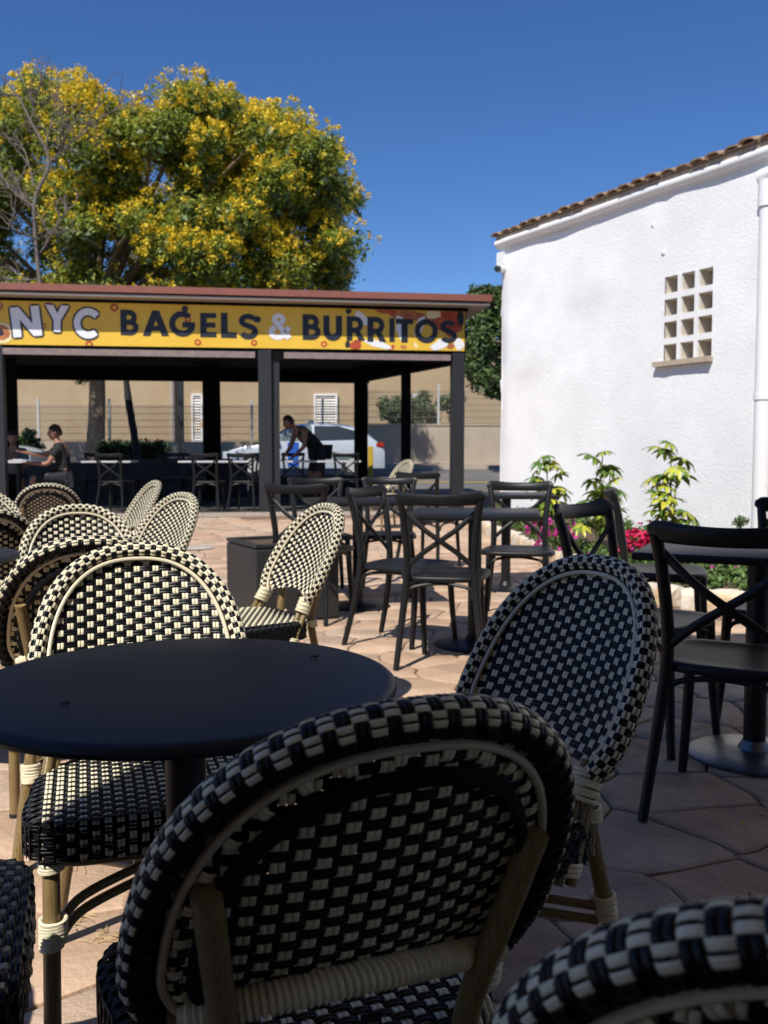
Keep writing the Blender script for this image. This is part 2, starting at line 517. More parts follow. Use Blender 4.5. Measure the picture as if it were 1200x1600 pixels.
# eave: moulding, underside board, tiles
b = MB()
prof = [(0, WT - .165), (.03, WT - .165), (.035, WT - .145), (.062, WT - .135), (.078, WT - .11), (.080, WT - .085), (.07, WT - .062), (.0, WT - .062)]
n = len(prof); V = []
steps = [0 + i * .4 for i in range(24)]
for a in steps:
    for (d, h) in prof: V.append(wp(a - .04, h + .004 * math.sin(a * 3), d + .004 * math.sin(a * 7)) - Vector((CX, CY, 0)))
F = [(i * n + k_, i * n + (k_ + 1) % n, (i + 1) * n + (k_ + 1) % n, (i + 1) * n + k_) for i in range(len(steps) - 1) for k_ in range(n)]
F.append(tuple(range(n))[::-1])
b.add(V, F); b.build('eave_moulding', M['whitep'], bld, ang=50)
b = MB(); wbox(b, -.04, WE, WT - .058, WT - .012, -.02, .055); b.build('eave_board', M['sill'], bld, smooth=False)
roof = MB()
P = [wp(-.05, WT + .02, .07), wp(WE, WT + .02, .07), wp(WE, WT + .9, -3.2), wp(-.1, WT + .9, -3.2), wp(-.05, WT - .01, .07), wp(WE, WT - .01, .07), wp(WE, WT + .86, -3.2), wp(-.1, WT + .86, -3.2)]
roof.add([p - Vector((CX, CY, 0)) for p in P], [(0, 1, 2, 3), (7, 6, 5, 4), (4, 5, 1, 0), (5, 6, 2, 1), (6, 7, 3, 2), (7, 4, 0, 3)])
roof = roof.build('roof', M['tile'], bld, smooth=False)
tm = MB()   # one barrel tile, axis down the slope
V = []; nn = 7
for (t, r_) in ((0, .095), (.42, .078)):
    for k_ in range(nn):
        an = PI * k_ / (nn - 1)
        V.append((math.cos(an) * r_, t, math.sin(an) * r_ * .45))
    for k_ in range(nn):
        an = PI * k_ / (nn - 1)
        V.append((math.cos(an) * (r_ - .014), t, math.sin(an) * (r_ * .45 - .016)))
F = []
for k_ in range(nn - 1):
    F += [(k_, k_ + 1, 2 * nn + k_ + 1, 2 * nn + k_), (nn + k_ + 1, nn + k_, 3 * nn + k_, 3 * nn + k_ + 1), (k_ + 1, k_, nn + k_, nn + k_ + 1)]
tm.add(V, F)
t0 = tm.build('roof_tile', M['tile'], roof, ang=60)
angw = math.atan2(-nw.x, nw.y)   # local +y -> into the roof
tr = random.Random(3)
for i in range(48):
    o = t0 if i == 0 else t0.copy()
    if i: col.objects.link(o); parent(o, roof)
    a = .02 + i * .197
    p = wp(a, WT - .005 + tr.uniform(-.008, .012), .11 + tr.uniform(-.02, .02)) - Vector((CX, CY, 0))
    o.location = p
    o.rotation_euler = (R(15), tr.uniform(-.06, .06), math.atan2(nw.x, -nw.y) + tr.uniform(-.06, .06))
# corner box, gutter end, downpipe, camera
b = MB(); wbox(b, -.03, .10, WT - .36, WT - .205, -.03, .05); b.build('corner_block', M['whitep'], bld)
dp = MB(); a = 4.19
dp.tube([wp(a, .02, .10) - Vector((CX, CY, 0)), wp(a, 3.38, .10) - Vector((CX, CY, 0))], .068, 16)
dp = dp.build('downpipe', M['whitep'], bld)
for h, hh, r_ in ((1.52, .05, .077), (3.18, .22, .082)):
    b = MB(); b.tube([wp(a, h, .10) - Vector((CX, CY, 0)), wp(a, h + hh, .10) - Vector((CX, CY, 0))], r_, 16); b.build('pipe_collar', M['whitep'], dp)
b = MB(); b.tube([wp(a - .07, 3.44, .10) - Vector((CX, CY, 0)), wp(a + .7, 3.50, .10) - Vector((CX, CY, 0))], .075, 14); b.build('pipe_elbow', M['whitep'], dp)
for (a_, h_) in ((2.7, 3.35), (2.85, 3.05)):
    b = MB(); b.lathe([(.02, -.01), (.034, 0), (.022, .014), (.0, .018)], 10); o = b.build('plaster_lump', M['white'], bld); o.location = wp(a_, h_, 0) - Vector((CX, CY, 0)); o.rotation_euler = (PI / 2, 0, math.atan2(nw.y, nw.x) + PI / 2)
cp = wp(.06, WT - .42, .045)
sc = empty('security_camera', cp, 0, 'small white bullet security camera with black lens on the corner of the white building', 'camera')
b = MB(); b.tube([(.10, .05, .02), (-.02, -.03, 0)], .05, 12); b.build('housing', M['whitep'], sc)
b = MB(); b.lathe([(.0, -.045), (.025, -.038), (.042, -.018), (.045, 0), (.04, .02), (.02, .03)], 14); o = b.build('lens_dome', M['glass'], sc); o.location = (-.045, -.045, 0)
b = MB(); b.box((.11, .10, .02), (.05, .12, .05)); b.build('bracket', M['whitep'], sc)

# planting bed: kerb stones + soil
bed = MB()
kl = [Vector(p) for p in ((1.15, 11.6, 0), (1.30, 10.6, 0), (1.48, 9.6, 0), (1.66, 8.5, 0), (1.82, 7.4, 0), (1.97, 6.55, 0), (2.35, 6.25, 0), (2.9, 6.2, 0), (3.6, 6.15, 0))]
wl = [wp(t, 0, -.05) for t in (0, 1, 2, 3.2, 4.5, 5.6, 6.2, 6.6, 7.2)]
V = [(p.x, p.y, gh(p.y) + .13) for p in kl] + [(p.x, p.y, gh(p.y) + .22) for p in wl]
n = len(kl)
bed.add(V, [(i, n + i, n + i + 1, i + 1) for i in range(n - 1)])
bed = tag(bed.build('flower_bed', M['soil']), kind='structure')
path = catmull(kl, 10)
kr = random.Random(5)
d = 0; i = 0
L_ = [0]
for p, q in zip(path, path[1:]): L_.append(L_[-1] + (q - p).length)
def on(s_):
    for i_ in range(len(path) - 1):
        if L_[i_ + 1] >= s_:
            f = (s_ - L_[i_]) / (L_[i_ + 1] - L_[i_]); return path[i_].lerp(path[i_ + 1], f), (path[i_ + 1] - path[i_]).normalized()
    return path[-1], (path[-1] - path[-2]).normalized()
while d < L_[-1] - .3:
    L = kr.uniform(.28, .55); p, t = on(d + L / 2)
    b = MB(); hx, hy, hz = L / 2 - .008, .075, kr.uniform(.07, .085)
    V = []; F = []
    gx = 5
    sec = [(-1, -1), (1, -1), (1.05, .3), (.8, .85), (0, 1.02), (-.8, .85), (-1.05, .3)]
    for ix in range(gx + 1):
        x = -hx + 2 * hx * ix / gx; e = .86 if ix in (0, gx) else 1
        for (a_, c_) in sec:
            V.append((x + kr.uniform(-.006, .006), a_ * hy * e + kr.uniform(-.009, .009), c_ * hz * (e if c_ > 0 else 1) + kr.uniform(-.007, .007)))
    m_ = len(sec)
    F = [(ix * m_ + k_, ix * m_ + (k_ + 1) % m_, (ix + 1) * m_ + (k_ + 1) % m_, (ix + 1) * m_ + k_) for ix in range(gx) for k_ in range(m_)]
    F.append(tuple(range(m_))[::-1]); F.append(tuple(gx * m_ + k_ for k_ in range(m_)))
    b.add(V, F)
    o = b.build('kerb_stone', M['kerbst'], bed, ang=50)
    o.location = (p.x, p.y, gh(p.y) + hz - .01); o.rotation_euler = (0, 0, math.atan2(t.y, t.x))
    d += L

# ---------------------------------------------------------------- leaves
def quads_cloud(centers, radii, counts, size, seed, shape=(1, 1, 1), aspect=.5, up=.3, shell=.55):
    r = np.random.default_rng(seed)
    C = []; n_all = int(sum(counts))
    cen = np.repeat(np.array(centers, float), counts, axis=0); rad = np.repeat(np.array(radii, float), counts)
    d = r.normal(size=(n_all, 3)); d /= np.linalg.norm(d, axis=1)[:, None]
    rr = rad * (shell + (1 - shell) * r.random(n_all) ** .7) * r.uniform(.6, 1.08, n_all)
    P = cen + d * rr[:, None] * np.array(shape)
    nrm = r.normal(size=(n_all, 3)) + np.array([0, 0, up]) * 2 + d * .6; nrm /= np.linalg.norm(nrm, axis=1)[:, None]
    t = np.cross(nrm, r.normal(size=(n_all, 3))); t /= np.linalg.norm(t, axis=1)[:, None]
    bt = np.cross(nrm, t)
    s = size * r.uniform(.6, 1.3, n_all)[:, None]
    t = t * s; bt = bt * s * aspect
    fold = nrm * s * .18
    V = np.stack([P - t, P - bt + fold, P + t, P + bt + fold], 1).reshape(-1, 3)
    Q = np.arange(n_all * 4).reshape(-1, 4)
    return V, Q

# ---------------------------------------------------------------- pavilion
ME = Vector((-1.71, 13.8, 0)); e_ = Vector((.989, .148, 0)); n_ = Vector((-.148, .989, 0))
def pv(s, h, d=0): return ME + e_ * s + n_ * d + Vector((0, 0, h))
def s_of(px):
    u = (px - 600) / 1450
    return (13.8 * u + 1.71) / (.989 - .148 * u)
pavx = empty('pavilion', ME, 0, 'dark open sided terrace pavilion with flat red edged roof and yellow banner', 'pavilion')
def pbox(b, s0, s1, h0, h1, d0, d1, m=0):
    P = [pv(s, h, d) - ME for h in (h0, h1) for (s, d) in ((s0, d0), (s1, d0), (s1, d1), (s0, d1))]
    b.add(P, [(3, 2, 1, 0), (4, 5, 6, 7), (0, 1, 5, 4), (1, 2, 6, 5), (2, 3, 7, 6), (3, 0, 4, 7)], m)
DB = 4.2
SL, SR = -9.5, 2.97
FL = .17
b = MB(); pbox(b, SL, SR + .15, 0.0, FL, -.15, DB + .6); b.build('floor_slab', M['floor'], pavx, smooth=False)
s_ = SL
while s_ < SR + .1:
    L = prn.uniform(.5, .62); b = MB(); pbox(b, s_ + .004, min(s_ + L, SR + .16), -.02, FL + .004, -.24, -.153); b.build('edging_stone', M['slab'], pavx, smooth=False); s_ += L
# roof
b = MB(); pbox(b, SL, SR + .20, 3.27, 3.335, -.27, DB + .5); b.build('roof_deck', M['darkframe'], pavx, smooth=False)
b = MB(); pbox(b, SL, SR + .33, 3.29, 3.385, -.34, -.272); pbox(b, SR + .21, SR + .33, 3.29, 3.40, -.27, DB + .5); b.build('roof_fascia', M['redroof'], pavx, smooth=False)
b = MB(); pbox(b, SL, SR + .31, 3.235, 3.268, -.31, -.0); pbox(b, SR + .05, SR + .31, 3.235, 3.268, 0.002, DB + .4); b.build('roof_soffit', M['beigetrim'], pavx, smooth=False)
b = MB(); pbox(b, SL, SR + .05, 3.19, 3.234, -.02, .15); b.build('top_beam', M['darkframe'], pavx, smooth=False)
b = MB(); pbox(b, SL, SR + .02, 2.42, 3.189, .012, .14); b.build('front_beam', M['darkframe'], pavx, smooth=False)
b = MB()
for a_, c_ in ((SL, s_of(400)), (s_of(443), s_of(703))): pbox(b, a_ + .02, c_, 2.44, 2.53, -.012, .009)
b.build('rolled_blind', M['mauve'], pavx, smooth=False)
b = MB(); pbox(b, SL, SR - .05, 2.62, 2.66, .15, DB); b.build('ceiling', M['darkframe'], pavx, smooth=False)
b = MB(); pbox(b, SL, SR - .9, 2.40, 2.70, DB, DB + .14); b.build('back_beam', M['darkframe'], pavx, smooth=False)
# side beam, running back and inwards
def seg_box(b, p, q, w_, h0, h1):
    p, q = Vector(p), Vector(q); t = (q - p).normalized(); s__ = Vector((-t.y, t.x, 0)) * w_ / 2
    P = [v + Vector((0, 0, h)) for h in (h0, h1) for v in (p - s__, q - s__, q + s__, p + s__)]
    b.add(P, [(3, 2, 1, 0), (4, 5, 6, 7), (0, 1, 5, 4), (1, 2, 6, 5), (2, 3, 7, 6), (3, 0, 4, 7)])
fr = pv(SR - .12, 0, .14) - ME
bk = Vector((-.40, 17.95, 0)) - ME
b = MB(); seg_box(b, fr, bk, .14, 2.40, 2.617); b.build('side_beam', M['darkframe'], pavx, smooth=False)
def post(px0, px1, d=0.0, m='post', h=2.419, n='post'):
    b = MB(); pbox(b, s_of(px0), s_of(px1), FL, h, d, d + .18); return b.build(n, M[m], pavx, smooth=False)
post(405, 425, -.02, 'post', 2.56); b = MB(); pbox(b, s_of(425) + .002, s_of(438), FL, 2.54, .04, .20); b.build('post', M['post'], pavx, smooth=False)
post(706, 724.5, -.02, 'post', 2.56)
post(-10, 9, -.02, 'post', 2.56)
def bpost(px, wpx, Y, h=2.6, m='darkframe'):
    x = (px - 600) / 1450 * Y; w_ = wpx / 1450 * Y
    b = MB(); b.box((x - ME.x, Y - ME.y, (h + FL) / 2), (w_, .16, h - FL), rz=.15); return b.build('post', M[m], pavx, smooth=False)
bpost(332, 27, 17.0); bpost(564, 20, 17.85); bpost(634, 13, 16.0); bpost(22, 14, 15.5)
for px in (150, 245): bpost(px, 4, 20, 0.9)
# low panel along the back
b = MB(); pbox(b, -3.1, -.3, FL, .93, DB + .03, DB + .08); pbox(b, -9, -3.11, FL, .86, DB + .03, DB + .08); pbox(b, -.29, 2.0, FL, .60, DB + .03, DB + .08); b.build('low_panel', M['post'], pavx, smooth=False)

# banner ---------------------------------------------------------------
bn = empty('banner', pv(0, 0, 0), 0, 'long yellow shop banner with bagel and burrito artwork along the pavilion roof', 'banner')
def bp_(s, h, d): return e_ * s + n_ * d + Vector((0, 0, h))
BT0, BT1, BB0, BB1 = 3.205, 3.175, 2.575, 2.59
def btop(s): return 3.19 - .003 * s
def bbot(s): return 2.582 + .002 * s
sh = MB(); V = []; nS = 80
for i in range(nS + 1):
    s = -5.2 + (2.965 + 5.2) * i / nS
    for j in range(7):
        t = j / 6; h = bbot(s) + (btop(s) - bbot(s)) * t
        V.append(bp_(s, h, -.012 - .0015 * math.sin(s * 9 + j) * (1 if 0 < j < 6 else 0)))
sh.add(V, [(i * 7 + j, (i + 1) * 7 + j, (i + 1) * 7 + j + 1, i * 7 + j + 1) for i in range(nS) for j in range(6)])
sh.build('sheet', M['banner'], bn)
LAY = [0]
def flat(name, polys, m, par, base=.016):
    b = MB()
    for P in polys:
        LAY[0] = (LAY[0] + 1) % 12
        d_ = -base - LAY[0] * .00025
        b.add([bp_(s, h, d_) for s, h in P], [tuple(range(len(P)))])
    return b.build(name, M[m], par, smooth=False)
def bpos(px, py):
    s = s_of(px); Y = 13.8 + .148 * s
    return s, EYE + (705 - py) * Y / 1450
def rect(x0, y0, x1, y1): return [(x0, y0), (x1, y0), (x1, y1), (x0, y1)]
def stroke(pts, th):
    out = []
    for i in range(len(pts) - 1):
        (x0, y0), (x1, y1) = pts[i], pts[i + 1]
        def nrm(k):
            a = pts[max(k - 1, 0)]; c = pts[min(k + 1, len(pts) - 1)]
            dx, dy = c[0] - a[0], c[1] - a[1]; L = math.hypot(dx, dy); return -dy / L * th / 2, dx / L * th / 2
        a, c = nrm(i), nrm(i + 1)
        out.append([(x0 - a[0], y0 - a[1]), (x1 - c[0], y1 - c[1]), (x1 + c[0], y1 + c[1]), (x0 + a[0], y0 + a[1])])
    return out
def arc(cx, cy, rx, ry, a0, a1, n=14): return [(cx + rx * math.cos(R(a0 + (a1 - a0) * i / n)), cy + ry * math.sin(R(a0 + (a1 - a0) * i / n))) for i in range(n + 1)]
T = .25
def glyph(c):
    if c == 'N': return [rect(0, 0, T, 1), rect(.62, 0, .62 + T, 1), [(0, 1), (.26, 1), (.87, 0), (.61, 0)]], .87
    if c == 'Y': return [[(0, 1), (.29, 1), (.56, .42), (.31, .42)], [(.86, 1), (.57, 1), (.30, .42), (.55, .42)], rect(.305, 0, .555, .46)], .86
    if c == 'C': return stroke(arc(.5, .5, .385, .385, 42, 318, 20), .23), .86
    if c == 'B': return [rect(0, 0, T, 1)] + stroke([(.2, .895)] + arc(.34, .70, .21, .195, 90, -90) + [(.2, .505)], .21) + stroke([(.2, .505)] + arc(.37, .305, .24, .20, 90, -90) + [(.2, .105)], .21), .72
    if c == 'A': return [[(0, 0), (.27, 0), (.60, 1), (.35, 1)], [(.95, 0), (.68, 0), (.35, 1), (.60, 1)], rect(.22, .2, .73, .40)], .95
    if c == 'G': return stroke(arc(.5, .5, .385, .385, 45, 345, 22), .23) + [rect(.5, .36, .985, .57)], .98
    if c == 'E': return [rect(0, 0, T, 1), rect(T, 0, .62, .21), rect(T, .395, .58, .605), rect(T, .79, .62, 1)], .62
    if c == 'L': return [rect(0, 0, T, 1), rect(T, 0, .58, .22)], .58
    if c == 'S': return stroke(arc(.33, .715, .215, .18, 25, 180, 9) + arc(.33, .715, .215, .18, 190, 262, 4) + arc(.335, .30, .235, .20, 80, -90, 10) + arc(.335, .30, .235, .20, -100, -155, 4), .205), .66
    if c == 'U': return stroke([(.125, 1), (.125, .42)] + arc(.38, .37, .255, .255, 180, 360, 12) + [(.635, .42), (.635, 1)], .25), .76
    if c == 'R': return [rect(0, 0, T, 1)] + stroke([(.2, .895)] + arc(.37, .66, .235, .235, 90, -90) + [(.2, .425)], .21) + [[(.30, .42), (.55, .42), (.80, 0), (.52, 0)]], .78
    if c == 'I': return [rect(0, 0, T, 1)], T
    if c == 'T': return [rect(.215, 0, .465, .79), rect(0, .78, .68, 1)], .68
    if c == 'O': return stroke(arc(.5, .5, .385, .385, 0, 360, 28), .23), 1.0
    if c == '&': return stroke(arc(.36, .76, .15, .14, -60, 245, 12) + [(.30, .62)], .18) + stroke([(.28, .66), (.72, .06)], .2) + stroke(arc(.33, .28, .23, .19, 110, 330, 10) + [(.58, .28), (.72, .48)], .19), .8
def place(c, px0, px1, py0, py1, m, tilt=0, outline=None):
    P, wd = glyph(c)
    s0, ht = bpos(px0, py0); s1, _ = bpos(px1, py0); _, hb = bpos(px0, py1)
    sx = (s1 - s0) / wd; sy = ht - hb
    if c in 'CGO': # optical
        pass
    def tf(x, y, grow=0):
        cx, cy = wd / 2, .5
        X, Y = (x - cx) * sx, (y - cy) * sy
        ca, sa = math.cos(tilt), math.sin(tilt)
        return s0 + (s1 - s0) / 2 + X * ca - Y * sa, hb + sy / 2 + X * sa + Y * ca - (s1 - s0) * .0
    polys = [[tf(*p) for p in poly] for poly in P]
    if outline:
        out = []
        for poly in polys:
            cx = sum(p[0] for p in poly) / len(poly); cy = sum(p[1] for p in poly) / len(poly)
            for k_ in range(len(poly)):
                (x0, y0), (x1, y1) = poly[k_], poly[(k_ + 1) % len(poly)]
                out += stroke([(x0, y0), (x1, y1)], .05)
            out += [[(x + .012, y - .015) for x, y in poly]]
        flat('letter_outline', out, outline, bn, .0165)
        base = .020
    else: base = .0165
    flat('letter', polys, m, bn, base)
# artwork first: burrito and melted-cheese shapes on the right, bagel on the left
def blob(px, py, rx, ry, seed, n=14, rough=.2, rot=0):
    r_ = random.Random(seed); s, h = bpos(px, py); k_ = 13.9 / 1450
    out = []
    for i in range(n):
        a = 2 * PI * i / n; q = 1 + r_.uniform(-rough, rough)
        x, y = rx * k_ * q * math.cos(a), ry * k_ * q * math.sin(a)
        out.append((s + x * math.cos(rot) - y * math.sin(rot), min(h + x * math.sin(rot) + y * math.cos(rot), btop(s) - .005) if True else 0))
    return [(a_, max(min(b_, btop(a_) - .004), bbot(a_) + .004)) for a_, b_ in out]
for (px, py, rx, ry, sd_, rot, m_) in (
        (700, 505, 26, 22, 1, .3, 'orange'), (640, 496, 34, 9, 2, -.1, 'brown'), (600, 488, 22, 5, 3, -.2, 'orange'),
        (566, 500, 7, 16, 4, .8, 'letterw'), (590, 540, 22, 5, 5, -.3, 'letterw'), (556, 541, 9, 8, 6, .6, 'orange'),
        (626, 516, 8, 22, 7, .2, 'letterw'), (655, 512, 6, 18, 8, -.4, 'letterw'), (686, 541, 16, 8, 9, .5, 'letterw'),
        (716, 540, 9, 8, 10, -.6, 'letterw'), (676, 494, 12, 8, 11, 0, 'cheese'), (703, 543, 6, 5, 12, 0, 'brown'),
        (649, 542, 3, 5, 13, .6, 'cheese'), (612, 545, 6, 3, 14, .5, 'orange'), (544, 540, 4, 6, 15, 0, 'letter'),
        (718, 500, 6, 14, 16, 0, 'letter'), (545, 490, 5, 4, 17, .3, 'letter'), (630, 544, 5, 3, 18, 0, 'brown')):
    flat('printed_shape', [blob(px, py, rx, ry, sd_, rot=rot)], m_, bn, .0135)
for (px, py, r_) in ((184, 484, 6), (144, 541, 6), (312, 537, 5), (399, 538, 5), (507, 540, 5), (297, 502, 5), (75, 512, 4)):
    flat('printed_bagel', [blob(px, py, r_, r_, px, rough=.04)], 'orange', bn, .0135)
    flat('printed_bagel', [blob(px, py, r_ * .42, r_ * .42, px, rough=.04)], 'banner', bn, .0165)
flat('printed_bagel', [blob(9, 523, 17, 15, 41, 22, .03)], 'cheese', bn, .0135)
flat('printed_bagel', [blob(8, 522, 13, 11, 42, 22, .04)], 'brown', bn, .0165)
flat('printed_bagel', [blob(7, 522, 5, 5, 43, 14, .04)], 'letter', bn, .020)
flat('printed_shape', [blob(-4, 482, 16, 9, 44, 14, .1)], 'brown', bn, .0135)
flat('printed_shape', [blob(-6, 480, 13, 6, 45, 14, .1)], 'letterw', bn, .0165)
flat('printed_shape', [blob(-2, 508, 5, 12, 46, 14, .1)], 'letter', bn, .0165)
for c, a_, c_, y0, y1, tl in (('N', 25, 70, 482, 528, .10), ('Y', 77, 114, 480, 521, -.03), ('C', 121, 159, 484, 531, -.08)):
    place(c, a_, c_, y0, y1, 'letterw', tl, 'letter')
for c, a_, c_, y0, y1 in (('B', 193, 221, 487, 526), ('A', 227, 268, 488, 527), ('G', 268, 308, 489, 528), ('E', 316, 341, 492, 529), ('L', 348, 372, 492, 530), ('S', 375, 405, 493, 532),
        ('B', 474, 502, 494, 533), ('U', 506, 535, 496, 534), ('R', 542, 570, 497, 534), ('R', 574, 603, 498, 536), ('I', 608, 616, 500, 536), ('T', 618, 645, 501, 537), ('O', 647, 683, 501, 538), ('S', 686, 712, 503, 538)):
    place(c, a_, c_, y0, y1, 'letter')
place('&', 421, 457, 492, 533, 'letterw')
flat('printed_shape', [blob(293, 486, 5, 5, 50, 10, .1)], 'letter', bn, .0165)
flat('printed_shape', [blob(404, 502, 6, 5, 51, 10, .1)], 'letter', bn, .0165)

# ---------------------------------------------------------------- rattan chair
S_A, S_ZC, S_TOP, S_LOW, S_KC, S_LEAN, S_N = .213, .590, .846, .19, .035, .55, 2.4
def sy(x, z, belly=True):
    y = .17 + S_LEAN * (z - .5) - S_KC * (abs(x) / .26) ** 2
    return y
def hw(z):
    if z >= S_ZC:
        c_ = min(1, (z - S_ZC) / (S_TOP - S_ZC)) ** (S_N / 2)
        return S_A * max(0, 1 - c_ * c_) ** (1 / S_N)
    u = (S_ZC - z) / (S_ZC - .5)
    return S_A * (1 - S_LOW * u * u)
def zt(x):
    q = min(1, abs(x) / S_A)
    return S_ZC + (S_TOP - S_ZC) * (1 - q ** S_N) ** (1 / S_N)
def zb(x): return .505 + .030 * math.cos(min(1, abs(x) / .17) * PI / 2)
def belly(x, z):
    zc = (z - .5) / (S_TOP - .5)
    w_ = max(.02, hw(z))
    q = max(0, 1 - (x / w_) ** 2)
    return .030 * q * max(0, min(1, zc * 4)) * (max(0, 1 - zc)) ** .5

class Strands:
    """flat woven strands swept as thin oval tubes, all joined in one mesh"""
    def __init__(s): s.V = []; s.Q = []; s.n = 0
    def add(s, P, N, w_, t_, k=6):
        P = np.asarray(P, float); N = np.asarray(N, float)
        T_ = np.gradient(P, axis=0); T_ /= np.maximum(np.linalg.norm(T_, axis=1), 1e-9)[:, None]
        N = N - T_ * (N * T_).sum(1)[:, None]; N /= np.maximum(np.linalg.norm(N, axis=1), 1e-9)[:, None]
        B = np.cross(T_, N)
        a = np.arange(k) / k * 2 * PI + (PI / k)
        ring = P[:, None] + B[:, None] * (np.cos(a) * w_ / 2)[None, :, None] + N[:, None] * (np.sin(a) * t_ / 2)[None, :, None]
        n = len(P)
        i = np.arange(n - 1)[:, None] * k; kk = np.arange(k)[None]
        q = np.stack([i + kk, i + (kk + 1) % k, i + k + (kk + 1) % k, i + k + kk], -1).reshape(-1, 4) + s.n
        s.V.append(ring.reshape(-1, 3)); s.Q.append(q); s.n += n * k
    def build(s, name, m, par):
        o = np_mesh(name, np.concatenate(s.V), np.concatenate(s.Q), m, par, True)
        o['kind'] = 'stuff'
        return o

PC, PR = .0205, .0122
def wcos(u, sharp=1.6):
    c_ = np.cos(PI * u); return np.tanh(sharp * c_) / math.tanh(sharp)

def make_rattan():
    root = empty('rattan_chair')
    nav, cre = Strands(), Strands()
    def nrm_at(x, z):
        e = .004
        f = lambda a, c: sy(a, c) + belly(a, c)
        dx = (f(x + e, z) - f(x - e, z)) / (2 * e); dz = (f(x, z + e) - f(x, z - e)) / (2 * e)
        v = np.array([-dx, 1, -dz]); return v / np.linalg.norm(v)
    AMP = .0014
    ncol = int(S_A / PC) + 1
    for i in range(-ncol, ncol + 1):
        x0 = i * PC
        if abs(x0) > S_A - .012: continue
        z0, z1 = zb(x0), zt(x0)
        if abs(x0) > .16:      # lower outline narrows
            z0 = max(z0, .5 + (S_ZC - .5) * (1 - math.sqrt(max(0, (1 - abs(x0) / S_A) / S_LOW))) + .01) if (1 - abs(x0) / S_A) / S_LOW < 1 else z0
        zs = np.arange(z0, z1, PR / 3)
        if len(zs) < 3: continue
        off = AMP * wcos(zs / PR + i)
        N = np.array([nrm_at(x0, z) for z in zs])
        for sgn in (-1, 1):
            X = x0 + sgn * .00345
            P = np.stack([np.full_like(zs, X), np.array([sy(X, z) + belly(X, z) for z in zs]), zs], 1) - N * off[:, None]
            cre.add(P, N, .0068, .0019, 8)
    j = 0
    for j in range(int(.5 / PR), int(S_TOP / PR) + 1):
        z = j * PR
        if z < .503 or z > S_TOP - .01: continue
        xm = hw(z) - .004
        if z < .536:
            # bottom edge is an arch: two short runs near the posts
            xi = .17 * math.acos(min(1, (z - .505) / .030)) / (PI / 2) if z > .505 else .17
            runs = [(-xm, -xi), (xi, xm)]
        else: runs = [(-xm, xm)]
        for (a_, c_) in runs:
            if c_ - a_ < .01: continue
            xs = np.arange(a_, c_, PC / 4)
            if len(xs) < 3: continue
            off = -AMP * wcos(xs / PC + j, 1.2)
            N = np.array([nrm_at(x, z) for x in xs])
            for sgn in (-1, 1):
                Z = z + sgn * .0030
                P = np.stack([xs, np.array([sy(x, Z) + belly(x, Z) for x in xs]), np.full_like(xs, Z)], 1) - N * off[:, None]
                nav.add(P, N, .0074, .0020, 8)
    # hoop centre line
    c = []
    for z in np.linspace(.50, S_ZC, 8)[:-1]: c.append((hw(z), z))
    for t in np.linspace(PI / 2, 0, 24): c.append((S_A * math.sin(t) ** (2 / S_N), S_ZC + (S_TOP - S_ZC) * math.cos(t) ** (2 / S_N) if t < PI / 2 else S_ZC))
    c = c + [(-x, z) for x, z in c[::-1][1:]]
    c = np.array(c); P0 = np.stack([c[:, 0], [sy(x, z) for x, z in c], c[:, 1]], 1)
    d = np.concatenate([[0], np.cumsum(np.linalg.norm(np.diff(P0, axis=0), axis=1))]); L = d[-1]
    def at(s__): return np.stack([np.interp(s__, d, P0[:, k]) for k in range(3)], 1)
    def frame(s__):
        p = at(s__); t = at(s__ + .01) - at(s__ - .01); t /= np.linalg.norm(t, axis=1)[:, None]
        nb = np.stack([2 * S_KC * p[:, 0] / .26 ** 2, np.ones(len(p)), np.full(len(p), -S_LEAN)], 1)
        nb /= np.linalg.norm(nb, axis=1)[:, None]
        out = np.cross(nb, t); 
        cen = np.array([0, .25, .62]); sg = np.sign(((p - cen) * out).sum(1)); out *= sg[:, None]
        return p, t, nb, out
    RR, RN = .0155, .0185
    core = MB(); pc, tc_, nb_, ou_ = frame(np.linspace(0, L, 60))
    k_ = 12; V = []; F = []
    for i in range(60):
        for q in range(k_):
            a = 2 * PI * q / k_; V.append(pc[i] + ou_[i] * (RR - .0015) * math.cos(a) + nb_[i] * (RN - .0015) * math.sin(a))
    F = [(i * k_ + q, i * k_ + (q + 1) % k_, (i + 1) * k_ + (q + 1) % k_, (i + 1) * k_ + q) for i in range(59) for q in range(k_)]
    core.add(V, F); hoop = core.build('back_hoop', M['core'], root)
    rn, rc = Strands(), Strands()
    PS = .0128; nK = 8
    ns_ = int(L / PS)
    for i in range(ns_):
        for sgn in (-1, 1):
            s0 = (i + .5) * PS + sgn * .0031
            a = np.linspace(0, 2 * PI, 49)
            p, t, nb, out = frame(np.full(49, s0))
            rad = np.cos(a)[:, None] * out * RR + np.sin(a)[:, None] * nb * RN
            nn_ = rad / np.linalg.norm(rad, axis=1)[:, None]
            off = .0015 * wcos(a / (2 * PI / nK) + i, 3.0)
            rn.add(p + rad + nn_ * off[:, None], nn_, .0067, .0019, 8)
    for q in range(nK):
        if q not in (0, 1, 5, 6, 7): continue
        for sgn in (-1, 1):
            a = 2 * PI * q / nK + sgn * .0034 / RR
            ss = np.arange(.002, L - .002, PS / 4)
            p, t, nb, out = frame(ss)
            rad = math.cos(a) * out * RR + math.sin(a) * nb * RN
            nn_ = rad / np.linalg.norm(rad, axis=1)[:, None]
            off = -.0015 * wcos(ss / PS - .5 + q, 2.6)
            rc.add(p + rad + nn_ * off[:, None], nn_, .0066, .0018, 8)
    nav.build('back_weave', M['navy'], root)
    cre.build('back_weave', M['cream'], root)
    rn.build('hoop_weave', M['navy'], root)
    rc.build('hoop_weave', M['cream'], root)
